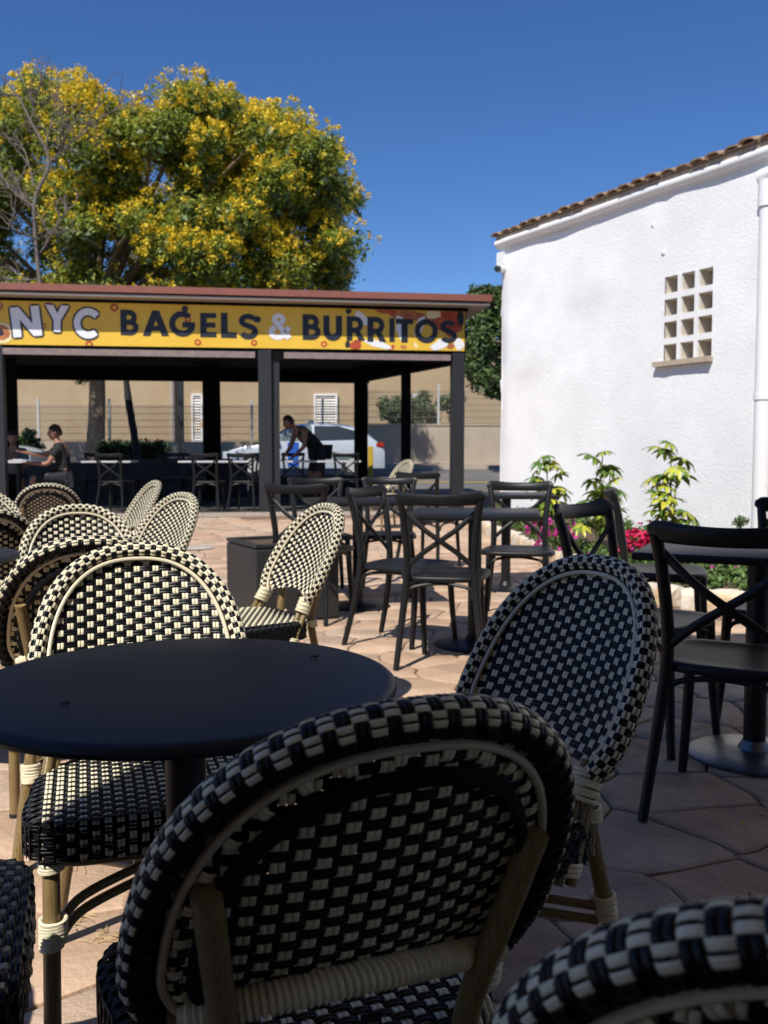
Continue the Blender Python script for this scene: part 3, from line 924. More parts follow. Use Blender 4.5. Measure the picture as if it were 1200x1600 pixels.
    # piping on both faces and the dark strap on the rear face
    for side in (-1, 1):
        b = MB(); p, t, nb, out = frame(np.linspace(.0, L, 70))
        b.tube(p - out * (.0225 if side < 0 else .0235) + nb * (side * .0075 + .002), .0046, 8); b.build('piping', M['piping'], root)
    p, t, nb, out = frame(np.linspace(.05, L - .05, 60))
    b = MB(); b.tube(p - out * .054 + nb * .017, .0085, 8, flat=.6); b.build('edge_strap', M['core'], root)
    # short woven border seen behind the piping
    rb = Strands()
    for i in range(4, ns_ - 4, 4):
        for sgn in (-1, 1):
            s0 = (i + .5) * PS + sgn * .0034
            p, t, nb, out = frame(np.array([s0] * 6)); u = np.linspace(.030, .043, 6)[:, None]
            rb.add(p - out * u + nb * (.0095 + .002 * np.sin((u - .030) / .013 * PI)), nb, .0066, .0022)
    rb.build('border_weave', M['cream'], root)
    # posts: double tubes continuing the hoop down past the seat
    for sx in (-1, 1):
        xb = hw(.5) * sx; yb = sy(xb, .5)
        def pt(z, dx=0, dy=0): return (xb * 1.0 + dx + sx * .03 * (.5 - z) / .12 * .8, sy(xb, z) + dy + .0, z)
        for (dx, dy) in ((-.007, -.008), (.007, .009)):
            b = MB(); b.tube([pt(.53, dx, dy), pt(.44, dx, dy), pt(.345, dx, dy)], .0098, 10); o = b.build('back_post', M['bamboo'], root)
        b = MB()
        for i in range(7):
            z = .512 - i * .0068; c0 = Vector(pt(z)); n__ = 16
            ring = [c0 + Vector((math.cos(2 * PI * q / n__) * .0215, math.sin(2 * PI * q / n__) * .0225, -math.sin(2 * PI * q / n__) * .010 + (.003 if i % 2 else 0) * math.cos(2 * PI * q / n__))) for q in range(n__)]
            b.tube(ring, .0042, 6, closed=True)
        b.build('binding', M['cream'], root)
        b = MB()
        for i in range(3):
            z = .378 - i * .0068; c0 = Vector(pt(z)); n__ = 14
            b.tube([c0 + Vector((math.cos(2 * PI * q / n__) * .0205, math.sin(2 * PI * q / n__) * .0215, -math.sin(2 * PI * q / n__) * .006)) for q in range(n__)], .0042, 6, closed=True)
        b.build('binding', M['cream'], root)
        # rear leg: up behind the hoop, kink at the seat, splayed foot
        rl = catmull([(sx * .163, sy(.163, .69) + .024, .692), (sx * .148, sy(.148, .60) + .038, .60), (sx * .128, .207, .47), (sx * .132, .207, .38), (sx * .160, .235, .20), (sx * .19, .275, .004)], 6)
        b = MB(); b.tube(rl, .0145, 12); leg = b.build('leg', M['bamboo'], root)
        b = MB(); b.tube([Vector((sx * .1895, .2735, .012)), Vector((sx * .1902, .2755, 0.0))], .0152, 12); b.build('foot_cap', M['cap'], leg)
        # front leg
        b = MB(); b.tube([(sx * .178, -.128, .370), (sx * .180, -.135, .2), (sx * .182, -.141, .004)], .0150, 14); fl = b.build('leg', M['bamboo'], root)
        b = MB(); b.tube([(sx * .182, -.141, .012), (sx * .182, -.141, 0)], .0157, 12); b.build('foot_cap', M['cap'], fl)
        for (cx, cy, z0, nr, rr) in ((sx * .180, -.134, .255, 8, .0185), (sx * .178, -.129, .357, 3, .0195), (sx * .150, .224, .265, 7, .018), (sx * .130, .206, .425, 4, .018)):
            b = MB()
            for i in range(nr):
                z = z0 - i * .0066; n__ = 14
                b.tube([Vector((cx + math.cos(2 * PI * q / n__) * rr - sx * .006 * (i < nr - 2) * (math.cos(2 * PI * q / n__) * -sx > 0), cy + (.0011 * i * (1 if cy > 0 else 0)) + math.sin(2 * PI * q / n__) * rr, z + .0022 * math.sin(2 * PI * q / n__ + i))) for q in range(n__)], .0040, 6, closed=True)
            b.build('binding', M['cream'], root)
    # X stretchers, doubled
    for sx in (-1, 1):
        for dz in (0, -.026):
            pts = catmull([(sx * .170, -.123, .238 + dz), (sx * .125, -.07, .262 + dz), (0, .02, .275 + dz + .004 * sx), (-sx * .09, .13, .262 + dz), (-sx * .143, .215, .245 + dz)], 6)
            b = MB(); b.tube(pts, .0088, 10); b.build('stretcher', M['bamboo'], root)
    b = MB()
    for i in range(5): b.tube([Vector((math.cos(2 * PI * q / 12) * .018 - .014 + i * .007, .02, .262 + math.sin(2 * PI * q / 12) * .030)) for q in range(12)], .0036, 6, closed=True)
    b.build('binding', M['cream'], root)
    # lower rail wrapped in cream, behind the back
    pts = catmull([(x, sy(x, zb(x) + .024) + belly(x, zb(x) + .024) + .0215, zb(x) + .024) for x in (-.172, -.13, -.08, 0, .08, .13, .172)], 9)
    b = MB(); b.tube(pts, .012, 10); rail = b.build('back_rail', M['piping'], root)
    b = MB(); Lp = len(pts); fine = catmull(pts, 1); tot = [0]
    for p, q in zip(pts, pts[1:]): tot.append(tot[-1] + (q - p).length)
    m_ = int(tot[-1] / .0072)
    for i in range(m_):
        s__ = (i + .5) * .0072; k2 = max(q for q in range(len(tot)) if tot[q] <= s__); k2 = min(k2, Lp - 2)
        f = (s__ - tot[k2]) / (tot[k2 + 1] - tot[k2]); c0 = pts[k2].lerp(pts[k2 + 1], f); t = (pts[k2 + 1] - pts[k2]).normalized(); u = Vector((0, 0, 1)); v = t.cross(u)
        b.tube([c0 + u * math.sin(2 * PI * q / 12) * .0128 + v * math.cos(2 * PI * q / 12) * .0128 + t * .003 * math.sin(2 * PI * q / 12 + 1) for q in range(12)], .0040, 5, closed=True)
    b.build('wrapping', M['cream'], rail)
    # maker's tag
    b = MB(); b.box((-.012, .224, .492), (.022, .002, .034)); tg = b.build('maker_tag', M['label'], rail)
    tl = MB(); x = -.020
    gl = {'M': [rect(0, 0, .18, 1), rect(.62, 0, .8, 1), [(.0, 1), (.2, 1), (.48, .3), (.32, .3)], [(.8, 1), (.6, 1), (.32, .3), (.48, .3)]]}
    xx = .0085 - .012
    for ch_ in 'METRO':
        P, wd = (gl['M'], .8) if ch_ == 'M' else glyph(ch_)
        for n3, poly in enumerate(P):
            tl.add([(xx - px_ * .0036, .2254 + n3 * .00003, .4945 + py_ * .0042) for px_, py_ in poly], [tuple(range(len(poly)))])
        xx -= wd * .0036 + .0006
    tl.build('tag_lettering', M['taglet'], tg, smooth=False)
    # seat -------------------------------------------------------------
    sa, sb, sh0, sh1 = .220, .177, .385, .452
    def saw(y): return sa - .014 * (y / sb)
    def Yx(x): return sb * max(0, 1 - (abs(x) / sa) ** 4.5) ** (1 / 4.5)
    def Xy(y): return saw(y) * max(0, 1 - (abs(y) / sb) ** 4.5) ** (1 / 4.5)
    sn, scr = Strands(), Strands()
    def over(half, lo, nsd, step):
        """profile across the seat: side, rounded edge, top, edge, side -> (t, z, normal)"""
        out = []
        for z in np.arange(lo, sh1 - .016, step): out.append((-half, z, -1, 0))
        for a in np.linspace(0, PI / 2, 5): out.append((-half + .016 - .016 * math.cos(a), sh1 - .016 + .016 * math.sin(a), -math.cos(a), math.sin(a)))
        for t in np.arange(-half + .016 + step, half - .016 - step / 2, step): out.append((t, sh1 + .004 * (1 - (t / half) ** 2), 0, 1))
        r2 = [(-t, z, -n1, n2) for t, z, n1, n2 in out if t < -half + .0165]
        return np.array(out + r2[::-1])
    PRs = .0128
    for i in range(-10, 11):
        x0 = i * PC
        if abs(x0) > sa - .030: continue
        A = over(Yx(x0), sh0, 0, PRs / 3)
        arcl = np.concatenate([[0], np.cumsum(np.hypot(np.diff(A[:, 0]), np.diff(A[:, 1])))])
        ph = A[:, 0] + np.where((abs(A[:, 0]) > Yx(x0) - .008), np.sign(A[:, 0]) * (sh1 - A[:, 1]), 0)
        off = .0018 * wcos(ph / PRs + i)
        for sgn in (-1, 1):
            P = np.stack([np.full(len(A), x0 + sgn * .0034), A[:, 0], A[:, 1]], 1); N = np.stack([np.zeros(len(A)), A[:, 2], A[:, 3]], 1)
            scr.add(P + N * off[:, None], N, .0067, .0024)
    for j in range(-16, 17):
        y0 = j * PRs
        if abs(y0) > sb - .008: continue
        A = over(Xy(y0), sh0, 0, PC / 4)
        off = -.0018 * wcos(A[:, 0] / PC + j, 1.2)
        for sgn in (-1, 1):
            P = np.stack([A[:, 0], np.full(len(A), y0 + sgn * .0031), A[:, 1]], 1); N = np.stack([A[:, 2], np.zeros(len(A)), A[:, 3]], 1)
            sn.add(P + N * off[:, None], N, .0062, .0024)
    for k2 in range(5):
        z = sh0 + .006 + k2 * PRs * .98
        a = np.linspace(0, 2 * PI, 221)
        ex = 2 / 4.5
        Yv = sb * np.sign(np.sin(a)) * abs(np.sin(a)) ** ex
        Xv = (sa - .014 * Yv / sb) * np.sign(np.cos(a)) * abs(np.cos(a)) ** ex
        N = np.stack([np.sign(Xv) * (abs(Xv) / sa) ** 3.5, np.sign(Yv) * (abs(Yv) / sb) ** 3.5, np.zeros(len(a))], 1)
        fr_ = abs(Yv) > abs(Xv)
        ph = np.where(fr_, Xv / PC, Yv / PRs)
        off = -.0018 * wcos(ph + k2, 1.2)
        N /= np.linalg.norm(N, axis=1)[:, None]
        for sgn in (-1, 1):
            P = np.stack([Xv, Yv, np.full(len(a), z + sgn * .0031)], 1)
            (scr if k2 in (1, 3) and False else sn).add(P + N * off[:, None], N, .0062, .0024)
    sn.build('seat_weave', M['navy'], root)
    scr.build('seat_weave', M['cream'], root)
    a = [2 * PI * i / 40 for i in range(40)]
    def outl(k_): return [((sa - k_ - .014 * math.sin(t)) * math.copysign(abs(math.cos(t)) ** .45, math.cos(t)), (sb - k_) * math.copysign(abs(math.sin(t)) ** .45, math.sin(t))) for t in a]
    b = MB(); b.prism(outl(.004), sh0 + .002, sh1 - .018); b.prism(outl(.018), sh1 - .017, sh1 - .003); b.build('seat_core', M['core'], root)
    b = MB(); b.tube([(x, y, .376) for x, y in outl(.030)], .0125, 10, closed=True); b.build('seat_frame', M['bamboo'], root)
    for o in KIDS[root.name]:
        if o.name.startswith('seat_'): o.location = (0, 0, -.015)
    return root

# ---------------------------------------------------------------- black cross-back chair
def make_cross():
    root = empty('cross_back_chair')
    for sx in (-1, 1):
        pts = catmull([(sx * .210, .285, .003), (sx * .190, .235, .22), (sx * .170, .205, .42), (sx * .166, .208, .56), (sx * .180, .238, .74), (sx * .194, .262, .835)], 6)
        n = len(pts); r_ = [.0148 + .0042 * min(1, i / (n * .35)) for i in range(n)]
        b = MB(); b.tube(pts, r_, 12); b.build('leg', M['black'], root)
        pts = [(sx * .195, -.205, .003), (sx * .180, -.188, .22), (sx * .172, -.178, .435)]
        b = MB(); b.tube(catmull(pts, 4), [.0145 + .005 * i / 8 for i in range(9)], 12); b.build('leg', M['black'], root)
        # brace: bentwood arc under each side of the seat
        b = MB(); b.tube(catmull([(sx * .178, -.165, .36), (sx * .178, -.12, .405), (sx * .178, 0, .418), (sx * .182, .14, .405), (sx * .186, .195, .36)], 5), .009, 8); b.build('brace', M['black'], root)
    for sy_, y1 in ((-1, -.18), (1, .205)):
        b = MB(); b.tube(catmull([(-.172, y1, .345), (-.14, y1 - .0 * sy_, .40), (0, y1 - .015 * sy_, .420), (.14, y1, .40), (.172, y1, .345)], 5), .009, 8); b.build('brace', M['black'], root)
    # top rail: wide, bowed backwards, rounded ends
    b = MB(); V = []; F = []; ns_ = 22; k_ = 12
    for i in range(ns_ + 1):
        u = -1 + 2 * i / ns_; x = u * .218; y = .262 + .046 * (1 - u * u) - .008
        end = max(0, 1 - abs(u) ** 14) ** .5 if abs(u) < 1 else .15
        hh = (.034 - .006 * (1 - u * u)) * max(.35, end); tt = .0135 * max(.4, end) * (1 + .5 * abs(u) ** 6)
        for q in range(k_):
            a = 2 * PI * q / k_
            V.append((x, y + tt * math.cos(a) + .006 * math.sin(a), .848 + hh * (math.copysign(abs(math.sin(a)) ** .7, math.sin(a))) - .013 * (1 - u * u)))
    F = [(i * k_ + q, i * k_ + (q + 1) % k_, (i + 1) * k_ + (q + 1) % k_, (i + 1) * k_ + q) for i in range(ns_) for q in range(k_)]
    F += [tuple(range(k_))[::-1], tuple(ns_ * k_ + q for q in range(k_))]
    b.add(V, F); b.build('top_rail', M['black'], root)
    for sx in (-1, 1):
        b = MB(); pts = catmull([(sx * .186, .238, .79), (sx * .09, .245 + .004 * sx, .70), (0, .240 + .006 * sx, .635), (-sx * .09, .225, .57), (-sx * .180, .208, .49)], 6)
        b.tube(pts, .0135, 10, flat=.55, up=(0, 1, 0)); b.build('cross_brace', M['black'], root)
    # seat: dished, rounded
    def outl(k_, dy=0):
        o = []
        for i in range(36):
            t = 2 * PI * i / 36; c_, s__ = math.cos(t), math.sin(t)
            y = (.212 - k_) * math.copysign(abs(s__) ** .45, s__); x = (.222 - k_ - .022 * (y / .212)) * math.copysign(abs(c_) ** .5, c_)
            o.append((x, y))
        return o
    b = MB(); V = []; F = []
    rings = [(.02, .425), (.004, .428), (0, .436), (0, .446), (.004, .453), (.012, .456), (.034, .455), (.05, .451), (.12, .447)]
    for k2, z in rings: V += [(x, y, z) for x, y in outl(k2)]
    for r_ in range(len(rings) - 1):
        F += [(r_ * 36 + i, r_ * 36 + (i + 1) % 36, (r_ + 1) * 36 + (i + 1) % 36, (r_ + 1) * 36 + i) for i in range(36)]
    F += [tuple(range(36))[::-1], tuple((len(rings) - 1) * 36 + i for i in range(36))]
    b.add(V, F); b.build('seat', M['black'], root)
    return root

def put(proto, first, x, y, deg, label, cat, group, dz=0):
    o = proto if first else copy_tree(proto)
    o.location = (x, y, gh(y) + dz); o.rotation_euler = (0, 0, R(deg))
    return tag(o, label, cat, group)

rat = make_rattan()
RG = 'black and cream woven bistro chairs'
RATS = [
    (-.108, 1.098, 202, 'nearest whole woven chair, its shaded back to the viewer, below the round table edge'),
    (-.45, 1.75, 18, 'sunlit woven chair directly behind the round navy table, facing the viewer'),
    (.13, 1.64, 303, 'shaded woven chair right of the round table, turned left in profile'),
    (.33, .755, 167, 'blurred woven chair back in the bottom right corner, cut by the frame'),
    (-.86, 2.60, 203, 'woven chair with dark rim facing away, just behind the sunlit chair at the round table'),
    (-.52, 3.51, 303, 'lone sunlit woven chair in front of the black planter, facing left'),
    (-1.26, 4.43, 316, 'woven chair at the right end of the far cluster, full oval back facing left'),
    (-1.07, 3.3, 22, 'sunlit woven chair facing the viewer in the middle of the left cluster'),
    (-2.30, 6.4, 196, 'small far woven chair seen from behind, in front of the boy in black'),
    (-1.93, 6.43, 301, 'narrow edge-on woven chair, behind and left of the oval backed one'),
    (-1.66, 3.8, 205, 'woven chair at the left frame edge with its shaded brown back showing'),
    (-2.02, 4.75, 33, 'topmost woven chair at the left frame edge, rim just showing'),
    (.0, 11.6, 300, 'tiny distant woven chair by the yellow bollard and pavilion'),
    (-.65, 1.17, 108, 'woven seat corner at the bottom left edge, left of the round table'),
]
for i, (x, y, a_, lb) in enumerate(RATS): put(rat, i == 0, x, y, a_, lb, 'chair', RG)

crs = make_cross()
XG = 'black cross back chairs on the patio'
XS_ = [
    (.31, 4.72, 171, 'black cross-back chair left of centre table, its back fully visible to the viewer'),
    (.13, 5.11, 61, 'black cross-back chair in profile facing right, directly right of the black planter'),
    (1.07, 2.77, 151, 'largest black cross-back chair at the right frame edge, seen from behind'),
    (.975, 3.44, 48, 'black cross-back chair tucked behind the shaded woven chair, facing right'),
    (1.60, 3.65, -40, 'black cross-back chair at far right beyond the square table, cut by the frame'),
    (.85, 5.85, -10, 'black cross-back chair behind the sunny square table, facing the viewer by the flower bed'),
    (1.47, 4.84, 76, 'black cross-back chair seen edge-on in front of the yellow-green shrubs'),
    (-.455, 5.95, 160, 'black cross-back chair rising behind the lone woven chair, back to the viewer'),
    (-.47, 6.85, 12, 'black cross-back chair behind the far square table, left one, facing the viewer'),
    (0.02, 6.95, -5, 'black cross-back chair behind the far square table, right one, facing the viewer'),
    (.42, 8.3, 150, 'farthest small black cross-back chair in front of the right pavilion post'),
]
for i, (x, y, a_, lb) in enumerate(XS_): put(crs, i == 0, x, y, a_, lb, 'chair', XG)

# ---------------------------------------------------------------- tables
def round_table(x, y, r_, h, label, grp=None):
    t = empty('round_table', (x, y, gh(y)), 0, label, 'table', grp)
    b = MB(); b.lathe([(r_ - .02, h - .022), (r_ - .006, h - .020), (r_, h - .012), (r_ - .001, h - .006), (r_ - .006, h - .0015), (r_ - .014, h), (r_ * .5, h + .0003)], 96); b.build('tabletop', M['table'], t)
    b = MB(); b.lathe([(.031, .02), (.031, h - .024)], 24); b.build('column', M['table'], t)
    b = MB(); b.lathe([(.215, 0), (.22, .006), (.21, .012), (.05, .026), (.034, .05)], 40); b.build('base', M['table'], t)
    return t
round_table(-.305, 1.40, .325, .722, 'round navy table with bare top in the foreground, left', 'round navy tables')
round_table(-1.50, 2.93, .322, .74, 'second round navy table, only its edge showing at the left frame edge', 'round navy tables')
def square_table(x, y, rot, w_, label, base='black', grp='square black tables', z=0, top='black'):
    t = empty('square_table', (x, y, gh(y) + z), R(rot), label, 'table', grp)
    b = MB(); b.box((0, 0, .727), (w_, w_, .026), bev=.006); b.build('tabletop', M[top], t)
    b = MB(); b.lathe([(.037, .02), (.037, .713)], 20); b.build('column', M['black'], t)
    b = MB(); b.lathe([(.222, 0), (.225, .006), (.215, .012), (.12, .018), (.055, .03), (.038, .06)], 40); b.build('base', M[base], t)
    return t
square_table(.50, 5.08, -8, .70, 'square black table in full sun between the cross-back chairs')
square_table(1.30, 3.2, -25, .74, 'square black table with grey steel disc base at right', 'steel')
square_table(-.18, 6.35, 10, .70, 'farther square black table behind the chairs, left of centre')
square_table(.95, 7.2, 0, .70, 'square black table half hidden behind the sunny table near the bed')

# planter box
pl = empty('planter', (-.665, 6.0, 0), 0, 'large square black planter box standing empty on the paving', 'planter')
c0 = Vector((-.665, 6.0, 0))
b = MB(); b.box((0, 0, .24), (.56, .56, .47), rz=R(28), bev=.012)
b.build('box_shell', M['planter'], pl)
b = MB()
for k_ in range(4):
    a = R(28) + k_ * PI / 2; b.box((math.cos(a) * .262, math.sin(a) * .262, .489), (.036, .56 - (.04 if k_ % 2 else 0), .024), rz=a, bev=.004)
b.build('rim', M['planter'], pl)
b = MB(); b.box((0, 0, .479), (.47, .47, .004), rz=R(28)); tag(b.build('soil', M['soil'], pl), kind='stuff')

b = MB(); b.lathe([(.19, 0), (.2, .004), (.19, .008)], 32); o = b.build('manhole_cover', M['disc'], patio); o.location = (-1.98, 9.7, gh(9.7) + .002)

# pavilion furniture ----------------------------------------------------
PG = 'cross back chairs inside the pavilion'
PT = 'tables inside the pavilion'
def pav_put(px, Y, deg, lb):
    o = copy_tree(crs); o.location = ((px - 600) / 1450 * Y, Y, FL); o.rotation_euler = (0, 0, R(deg)); tag(o, lb, 'chair', PG)
for px, Y, dg, lb in ((182, 13.9, 172, 'cross-back chair in the pavilion just right of the boy in black'),
                      (150, 15.2, 10, 'cross-back chair behind the left pavilion table, facing the patio'),
                      (205, 15.3, 30, 'cross-back chair beside the hedge behind the left pavilion table'),
                      (326, 13.9, 178, 'cross-back chair in the pavilion directly below the rear post, back to the viewer'),
                      (385, 14.0, 170, 'cross-back chair in the pavilion immediately left of the wide post'),
                      (300, 15.6, 0, 'cross-back chair behind the middle pavilion table, left one'),
                      (272, 15.7, 20, 'cross-back chair left of the middle pavilion table, near the hedge'),
                      (380, 15.8, -10, 'cross-back chair behind the middle pavilion table, right one'),
                      (540, 15.0, 185, 'cross-back chair in the pavilion right of the leaning man'),
                      (462, 16.4, 15, 'cross-back chair in the pavilion behind the leaning man')):
    pav_put(px, Y, dg, lb)
def pav_table(px, Y, w_, lb):
    x = (px - 600) / 1450 * Y
    t = empty('pavilion_table', (x, Y, FL), R(5), lb, 'table', PT)
    b = MB(); b.box((0, 0, .735), (w_, .7, .03), bev=.004); b.build('tabletop', M['topglare'], t)
    b = MB(); b.lathe([(.037, .02), (.037, .719)], 14); b.build('column', M['black'], t)
    b = MB(); b.lathe([(.22, 0), (.21, .012), (.04, .04)], 24); b.build('base', M['black'], t)
    return x
pav_table(173, 14.7, .75, 'painted-glare topped table in the pavilion beside the boy in black')
pav_table(340, 14.8, 1.15, 'long painted-glare topped table in the pavilion left of the wide post')
pav_table(505, 15.2, 1.2, 'painted-glare topped table in front of the leaning man')
tb = pav_table(30, 14.3, .8, 'table in the pavilion where the two seated people sit')
# papers and condiment pots on tables
b = MB(); b.box((0, 0, .008), (.30, .22, .01), rz=.3); b.box((.05, .05, .02), (.2, .15, .012), rz=-.4); o = b.build('papers', M['paper']); o.location = (tb + .05, 14.1, FL + .752); tag(o, 'crumpled white papers on the table of the two seated people', 'papers')
for px, lb in ((368, 'small white pot on the long pavilion table, left one'), (378, 'small white pot on the long pavilion table, right one')):
    b = MB(); b.lathe([(.03, 0), (.04, .06), (.035, .08), (.01, .085)], 12); o = b.build('condiment_pot', M['letterw']); o.location = ((px - 600) / 1450 * 14.8, 14.75, FL + .751); tag(o, lb, 'pot', 'pots on the long pavilion table')

# ---------------------------------------------------------------- people
def skin_obj(name, verts, edges, radii, m, par, levels=2, root=0):
    me = bpy.data.meshes.new(name); me.from_pydata(verts, edges, []); me.update()
    o = bpy.data.objects.new(name, me); col.objects.link(o)
    o.modifiers.new('skin', 'SKIN')
    for i, sv in enumerate(me.skin_vertices[0].data):
        r_ = radii[i]; sv.radius = r_ if isinstance(r_, tuple) else (r_, r_); sv.use_root = (i == root)
    sm = o.modifiers.new('sub', 'SUBSURF'); sm.levels = levels; sm.render_levels = levels
    dg = bpy.context.evaluated_depsgraph_get(); ev = o.evaluated_get(dg)
    m2 = bpy.data.meshes.new_from_object(ev)
    bpy.data.objects.remove(o)
    m2.name = name; m2.materials.clear()
    return finish(m2, name, m, par, True, None)

def head(par, c, yaw, hairm='hair', pitch=0):
    """head facing local -Y turned by yaw"""
    b = MB(); V = []; F = []; n1, n2 = 14, 18
    for i in range(n1 + 1):
        th = PI * i / n1
        for j in range(n2):
            ph = 2 * PI * j / n2
            x = .074 * math.sin(th) * math.cos(ph); y = .092 * math.sin(th) * math.sin(ph); z = .115 * math.cos(th)
            if z < 0: x *= 1 - .35 * (-z / .115); y = y * (1 - .15 * (-z / .115)) - .012 * (-z / .115)
            if y < 0 and abs(x) < .014 and -.03 < z < .02: y -= .020 * (1 - abs(z + .012) / .035 if abs(z + .012) < .035 else 0)
            if y < 0 and .015 < abs(x) < .04 and abs(z - .012) < .014: y += .006
            if y < 0 and abs(z + .045) < .012 and abs(x) < .03: y -= .004
            V.append((x, y, z))
    F = [(i * n2 + j, i * n2 + (j + 1) % n2, (i + 1) * n2 + (j + 1) % n2, (i + 1) * n2 + j) for i in range(n1) for j in range(n2)]
    b.add(V, F)
    for sx in (-1, 1): b.tube([(sx * .074, .012, .018), (sx * .082, .02, 0), (sx * .074, .008, -.02)], [.008, .011, .006], 6)
    h = b.build('head', M['skin'], par, ang=None); h.location = c; h.rotation_euler = (pitch, 0, yaw)
    b = MB(); V = []; F = []; n1 = 9
    rr = random.Random(2)
    for i in range(n1 + 1):
        th = PI * .60 * i / n1
        for j in range(n2):
            ph = 2 * PI * j / n2; t_ = th
            if math.sin(ph) < -.2: t_ = th * .62
            k_ = rr.uniform(1.0, 1.07)
            V.append((.082 * k_ * math.sin(t_) * math.cos(ph), .100 * k_ * math.sin(t_) * math.sin(ph) + .006, .125 * k_ * math.cos(t_) + .004))
    F = [(i * n2 + j, i * n2 + (j + 1) % n2, (i + 1) * n2 + (j + 1) % n2, (i + 1) * n2 + j) for i in range(n1) for j in range(n2)]
    b.add(V, F); b.build('hair', M[hairm], h, ang=None)
    for sx in (-1, 1):
        b = MB(); b.lathe([(0.001, -.006), (.006, -.003), (.007, 0), (.006, .003), (.001, .006)], 8); o = b.build('eye', M['glass'], h); o.location = (sx * .028, -.074, .012)
    return h

def hand(verts, edges, radii, wrist_i, d, spread, curl=.3):
    """five short finger chains from the wrist vertex"""
    w_ = Vector(verts[wrist_i]); d = Vector(d).normalized(); s__ = Vector(spread).normalized(); dn = d.cross(s__)
    pi_ = len(verts); verts.append(tuple(w_ + d * .05)); radii.append((.028, .016)); edges.append((wrist_i, pi_))
    for k_, (o_, L) in enumerate(((-.028, .045), (-.010, .062), (.008, .068), (.025, .062), (.038, .050))):
        a = w_ + d * (.085 if k_ else .04) + s__ * o_ * (1 if k_ else 1.3)
        i0 = len(verts); verts.append(tuple(a)); radii.append(.0085)
        verts.append(tuple(a + d * L * .6 + (s__ * -.02 if k_ == 0 else Vector()))); radii.append(.0078)
        verts.append(tuple(a + d * L * .95 + dn * curl * L)); radii.append(.0065)
        edges.extend([(pi_, i0), (i0, i0 + 1), (i0 + 1, i0 + 2)])

def person(loc, rz, J, label, shirt_m, short_sleeve=True, headyaw=0, headpitch=0, legm='shorts', grp=None):
    """J: pelvis chest neck head, shoulders/elbows/wrists L R, hips/knees/ankles/toes L R"""
    root = empty('person', loc, rz, label, 'person', grp)
    names = ['pelvis', 'belly', 'chest', 'neck', 'skull', 'shl', 'ell', 'wrl', 'shr', 'elr', 'wrr', 'hil', 'knl', 'anl', 'tol', 'hir', 'knr', 'anr', 'tor']
    rad = dict(pelvis=(.15, .11), belly=(.135, .10), chest=(.155, .11), neck=.052, skull=.05, shl=.058, ell=.042, wrl=.027, shr=.058, elr=.042, wrr=.027, hil=.085, knl=.058, anl=.036, tol=.03, hir=.085, knr=.058, anr=.036, tor=.03)
    J = dict(J); J['belly'] = tuple((Vector(J['pelvis']) + Vector(J['chest'])) / 2); J['skull'] = tuple(Vector(J['neck']).lerp(Vector(J['head']), .6))
    V = [J[n] for n in names]; Rr = [rad[n] for n in names]; ix = {n: i for i, n in enumerate(names)}
    E = [(ix[a], ix[b_]) for a, b_ in (('pelvis', 'belly'), ('belly', 'chest'), ('chest', 'neck'), ('neck', 'skull'), ('chest', 'shl'), ('shl', 'ell'), ('ell', 'wrl'), ('chest', 'shr'), ('shr', 'elr'), ('elr', 'wrr'), ('pelvis', 'hil'), ('hil', 'knl'), ('knl', 'anl'), ('anl', 'tol'), ('pelvis', 'hir'), ('hir', 'knr'), ('knr', 'anr'), ('anr', 'tor'))]
    for s__ in 'lr':
        d = Vector(J['wr' + s__]) - Vector(J['el' + s__]); sp = Vector((1, 0, 0)) if abs(d.normalized().x) < .8 else Vector((0, 1, 0))
        hand(V, E, Rr, ix['wr' + s__], d, sp if s__ == 'r' else -sp)
    skin_obj('body', V, E, Rr, M['skin'], root)
    head(root, J['head'], headyaw, pitch=headpitch)
    # shirt
    g_ = 1.12
    nm = ['belly', 'pelvis', 'chest', 'shl', 'shr']
    V = [J['belly'], tuple(Vector(J['pelvis']) + Vector((0, 0, .0))), J['chest'], J['shl'], J['shr']]
    Rr = [(.155, .12), (.165, .125), (.172, .125), .075, .075]; E = [(0, 1), (0, 2), (2, 3), (2, 4)]
    if short_sleeve:
        for s__, k_ in (('l', 3), ('r', 4)):
            V.append(tuple(Vector(J['sh' + s__]).lerp(Vector(J['el' + s__]), .62))); Rr.append(.064); E.append((k_, len(V) - 1))
    V.append(tuple(Vector(J['chest']).lerp(Vector(J['neck']), .55))); Rr.append(.085); E.append((2, len(V) - 1))
    skin_obj('shirt', V, E, Rr, shirt_m, root)
    V = [J['pelvis']]; Rr = [(.168, .13)]; E = []
    for s__ in 'lr':
        a = len(V); V.append(J['hi' + s__]); Rr.append(.105); E.append((0, a))
        V.append(tuple(Vector(J['hi' + s__]).lerp(Vector(J['kn' + s__]), .95))); Rr.append(.078); E.append((a, a + 1))
    skin_obj('shorts', V, E, Rr, M[legm], root)
    for s__ in 'lr':
        A, B = Vector(J['an' + s__]), Vector(J['to' + s__]); d = (B - A); d.z = 0; d.normalize()
        b = MB(); b.tube([A + Vector((0, 0, -.03)) - d * .05, A + Vector((0, 0, -.035)) + d * .05, A + Vector((0, 0, -.045)) + d * .17], [.042, .045, .03], 10, flat=.8); b.build('shoe', M['shirt'], root)
    return root
def PX(px, Y): return (px - 600) / 1450 * Y
